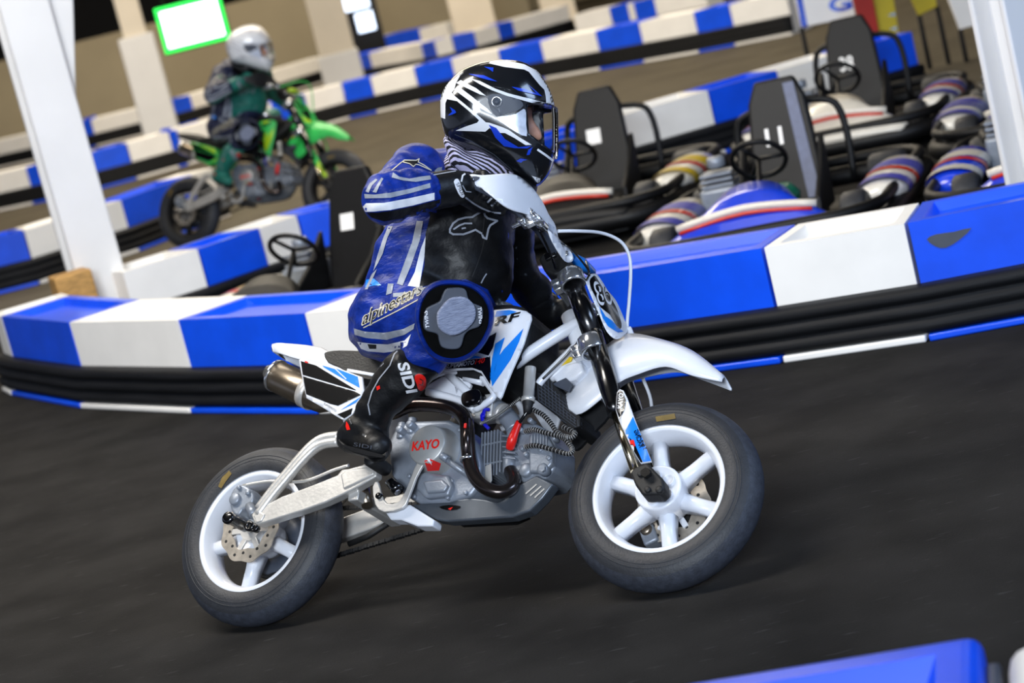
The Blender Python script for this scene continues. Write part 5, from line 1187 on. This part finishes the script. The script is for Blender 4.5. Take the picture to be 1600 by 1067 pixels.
# ---------------- striped neck tube
M['stripe'] = mat('striped_cloth', (196, 192, 226), .8)
_nt = M['stripe'].node_tree; _w = _nt.nodes.new('ShaderNodeTexWave'); _w.wave_type = 'BANDS'; _w.bands_direction = 'DIAGONAL'; _w.inputs['Scale'].default_value = 48; _w.inputs['Distortion'].default_value = 2.0
_c = _nt.nodes.new('ShaderNodeTexCoord'); _r = _nt.nodes.new('ShaderNodeValToRGB'); _r.color_ramp.interpolation = 'CONSTANT'; _r.color_ramp.elements[0].color = (.008, .008, .012, 1); _r.color_ramp.elements[1].position = .5; _r.color_ramp.elements[1].color = (.52, .5, .72, 1)
_nt.links.new(_c.outputs['Object'], _w.inputs['Vector']); _nt.links.new(_w.outputs['Fac'], _r.inputs[0]); _nt.links.new(_r.outputs[0], _nt.nodes['Principled BSDF'].inputs['Base Color'])
mb = MB().use('stripe'); npoly = sm([(694, 214), (712, 226), (740, 244), (765, 262), (768, 275), (748, 280), (722, 272), (706, 258), (698, 238)], 2)
solid(mb, lambda P: np.minimum(puff(P, npoly, 5.42, .092, .05), np.minimum(cone(P, D(738, 262, 5.44), D(776, 222, 5.41), .070, .064), cone(P, D(750, 266, 5.40), D(792, 240, 5.40), .056, .056)))+wob(P, .004, 120, 2), *bounds([D(690, 195, 5.3), D(800, 285, 5.55)], .08), .005, 1); mb.obj('neck_tube', rider)
# ---------------- helmet
hp = sm([(742, 103), (765, 97.5), (790, 96), (815, 99), (836, 110), (851, 128), (862, 150), (867, 172), (868, 200), (868, 225), (867, 246), (860, 268), (848, 284), (838, 290), (826, 283), (800, 272), (772, 258), (745, 244), (720, 234), (700, 220), (692, 200), (688, 175), (690, 150), (702, 130), (720, 113)], 3)
HD = 5.40; gyh = 0.
def helm_d(P): return puff(P, hp, HD, .122, .094, gx=0.0, gy=.0)
def hq(P): q = P-CC; w = q@FW; return (q@CR)*FPX/HD+800, 533.5-(q@CU)*FPX/HD, w-HD
port = [(823, 171), (840, 167), (866, 169), (900, 172), (900, 240), (868, 243), (846, 229), (826, 215)]
pk2 = HD/FPX
def port_d(P):
    u, v, w = hq(P); return np.minimum(np.maximum(poly2(u*pk2, v*pk2, [(a*pk2, b*pk2) for a, b in port]), w-.055), np.maximum(poly2(u*pk2, v*pk2, [(a*pk2, b*pk2) for a, b in [(849, 172), (900, 172), (900, 240), (868, 243), (852, 230)]]), -w))
def inner_d(P):
    c = hc; return np.minimum(ell(P, c+hx*.0, (hx, hy_, hz), (.106, .088, .108)), cone(P, c, c-hz*.2-hx*.02, .070, .062))
def shell_d(P): return np.maximum(np.maximum(helm_d(P), -inner_d(P)), -(port_d(P)))
lo3, hi3 = bounds([D(680, 90, HD-.14), D(880, 300, HD+.14), D(680, 300, HD-.14), D(880, 90, HD+.14)], .03)
mb = MB().use('shell'); solid(mb, shell_d, lo3, hi3, .0042, 1); bv = mb.bvh()
Z1 = lambda L: [(660+a/6.667, 80+b/6.667) for a, b in L]
h_ = lambda m, L, e=.0012: (mb.use(m), mb.decal(Z1(L), bv, e+.0006, 2.4))
h_('hwhite', [(490, 280), (600, 310), (760, 390), (900, 440), (1100, 490), (1290, 537), (1285, 470), (1270, 400), (1220, 350), (1110, 215), (1060, 190), (850, 163), (690, 125), (720, 100), (900, 102), (1060, 135), (1190, 200), (1300, 320), (1350, 440), (1375, 580), (1290, 580), (1040, 510), (860, 458), (720, 405), (600, 345)])
h_('hwhite', [(186, 470), (190, 690), (238, 705), (240, 540), (265, 480), (330, 400), (350, 330), (400, 240), (430, 225), (280, 320), (215, 400)])
h_('hwhite', [(350, 330), (400, 300), (450, 330), (560, 385), (662, 465), (600, 450), (480, 392)], .0014)
h_('hwhite', [(330, 400), (370, 360), (420, 400), (520, 475), (600, 540), (680, 600), (730, 655), (690, 642), (560, 570), (440, 480)], .0014)
h_('hwhite', [(230, 440), (300, 425), (340, 470), (440, 550), (560, 650), (660, 740), (700, 745), (830, 790), (900, 820), (1000, 890), (1140, 975), (1075, 978), (960, 905), (860, 852), (780, 850), (700, 800), (655, 838), (345, 828), (450, 785), (570, 745), (590, 720), (560, 690), (470, 610), (360, 520), (260, 500)], .0014)
h_('hblue', [(690, 765), (770, 800), (860, 915), (1000, 1000), (1140, 985), (1090, 1012), (960, 1010), (850, 990), (760, 900), (730, 840)], .0018)
h_('hblue', [(930, 370), (1060, 390), (1190, 440), (1100, 345), (1250, 470), (1100, 432), (1000, 410)], .0018)
h_('hblue', [(480, 235), (640, 250), (780, 315), (690, 300), (580, 270)], .0018); h_('hblue', [(640, 160), (740, 170), (735, 215), (700, 190)], .0018)
h_('hblue', [(285, 580), (340, 615), (352, 640), (310, 660), (265, 670), (310, 630)], .0018)
Z2 = lambda L: [(520+a/2.854, b/2.854) for a, b in L]
mb.use('hblue'); mb.decal(Z2([(818, 718), (838, 706), (868, 712), (848, 718), (840, 726)]), bv, .0016, 4); mb.decal(Z2([(864, 692), (872, 668), (892, 655), (884, 672), (878, 690)]), bv, .0016, 4)
mb.use('hwhite'); mb.decal(Z2([(886, 783), (926, 796), (922, 826)]), bv, .0016, 4); mb.stroke(Z2([(915, 668), (950, 692), (982, 716)]), 3.4, bv, .0016, 3)
mb.use('dgrey'); mb.stroke(Z2([(545, 600), (620, 630), (720, 690), (790, 750), (830, 800)]), 1.2, bv, .0014, 4)
mb.use('hwhite'); mb.stroke([(858, 152), (862, 148), (865, 153), (866, 160), (862, 164), (859, 159)], 1.2, bv, .003, 3, True); mb.use('black'); mb.decal([(859.5, 153), (862.5, 150), (865, 158), (862, 162)], bv, .0026, 3)
mb.use('vsilver'); mb.decal(sm([(775, 184), (790, 181), (806, 178), (818, 170), (822, 176), (822, 194), (823, 213), (806, 206), (788, 194)], 2), bv, .0018, 4)  # silver mechanism plate, widened and brightened to paint in the visor's reflection
mb.use('dgrey'); mb.decal(sm([(762, 152), (770, 147), (786, 149), (800, 152), (812, 156), (818, 165), (806, 174), (790, 178), (776, 182), (766, 170)], 2), bv, .0016, 4)
hel = mb.obj('helmet', rider)
mb = MB().use('blackmat'); solid(mb, lambda P: np.maximum(helm_d(P)+.008, (P-D(783, 189, 5.40))@nrm(CU+.36*CR)+.062), lo3, hi3, .006, 1); mb.obj('chin_lining', hel)
c = D(776, 159, HD-.124); mb = MB().use('chrome'); cn = nrm(-FW); mb.lathe(c, cn, [(.0095, 0), (.0095, .004), (.012, .005), (.0125, .002), (.0125, 0)], 26); mb.use('dgrey'); mb.cyl(c, cn, .007, 0, .004, 18, .001); mb.obj('visor_pivot', hel)
vis = sm([(760, 158), (764, 149), (772, 144.5), (792, 148), (815, 155), (840, 164), (866, 170), (880, 172), (884, 200), (884, 250), (868, 246), (846, 232), (820, 212), (800, 200), (780, 184), (768, 172)], 3)
def visor_d(P):
    u, v, w = hq(P); d = helm_d(P)-.0065
    return np.maximum(np.maximum(d, -(d+.0058)), poly2(u*pk2, v*pk2, [(a*pk2, b*pk2) for a, b in vis]))
mb = MB().use('visor'); solid(mb, visor_d, lo3, hi3, .0024, 2); mb.obj('visor', hel)
# ================================================================== a second rider further down the track
def second():
    C2 = {'white_plastic': mat('green_plastic', (52, 190, 88), .35, noise=.05), 'azure_sticker': mat('lime_sticker', (176, 214, 30), .4), 'blue_sticker': M['black'], 'seat_vinyl': M['seat']}
    R2 = {'blue_leather': mat('navy_jacket', (26, 34, 66), .6, noise=.1), 'black_leather': mat('teal_jacket', (16, 112, 98), .6, noise=.08), 'helmet_black': M['hwhite'], 'helmet_blue': M['hwhite'], 'helmet_white': mat('helmet_grey', (200, 200, 206), .3), 'white_leather': M['gleather'], 'striped_cloth': M['bleather']}
    q = D(452, 100, 14.3)-D(782, 190, 5.4); q[2] = 0
    piv = Vector(bc); ax = Vector(BF)
    T = Matrix.Translation(Vector(q)) @ Matrix.Translation(piv) @ Matrix.Rotation(math.radians(20), 4, ax) @ Matrix.Translation(-piv)
    b2 = dup(bike, T @ BM, 'green and black motorcycle far behind, on the track at the left', mswap=C2)
    for o in b2.children:
        if o.name.split('.')[0] in ('front_wheel', 'rear_wheel', 'mid_frame', 'main_spar', 'lower_spar', 'subframe', 'rear_fender', 'engine_mount', 'handguard'):
            for i, m in enumerate(o.data.materials):
                if m.name == 'green_plastic': o.data.materials[i] = M['blackmat']
    r2 = dup(rider, T @ Matrix.Translation(Vector(rb)), 'person with white helmet and teal jacket riding the far green motorcycle', mswap=R2)
second()
for o in bpy.data.objects:
    if '_m' in o: del o['_m']
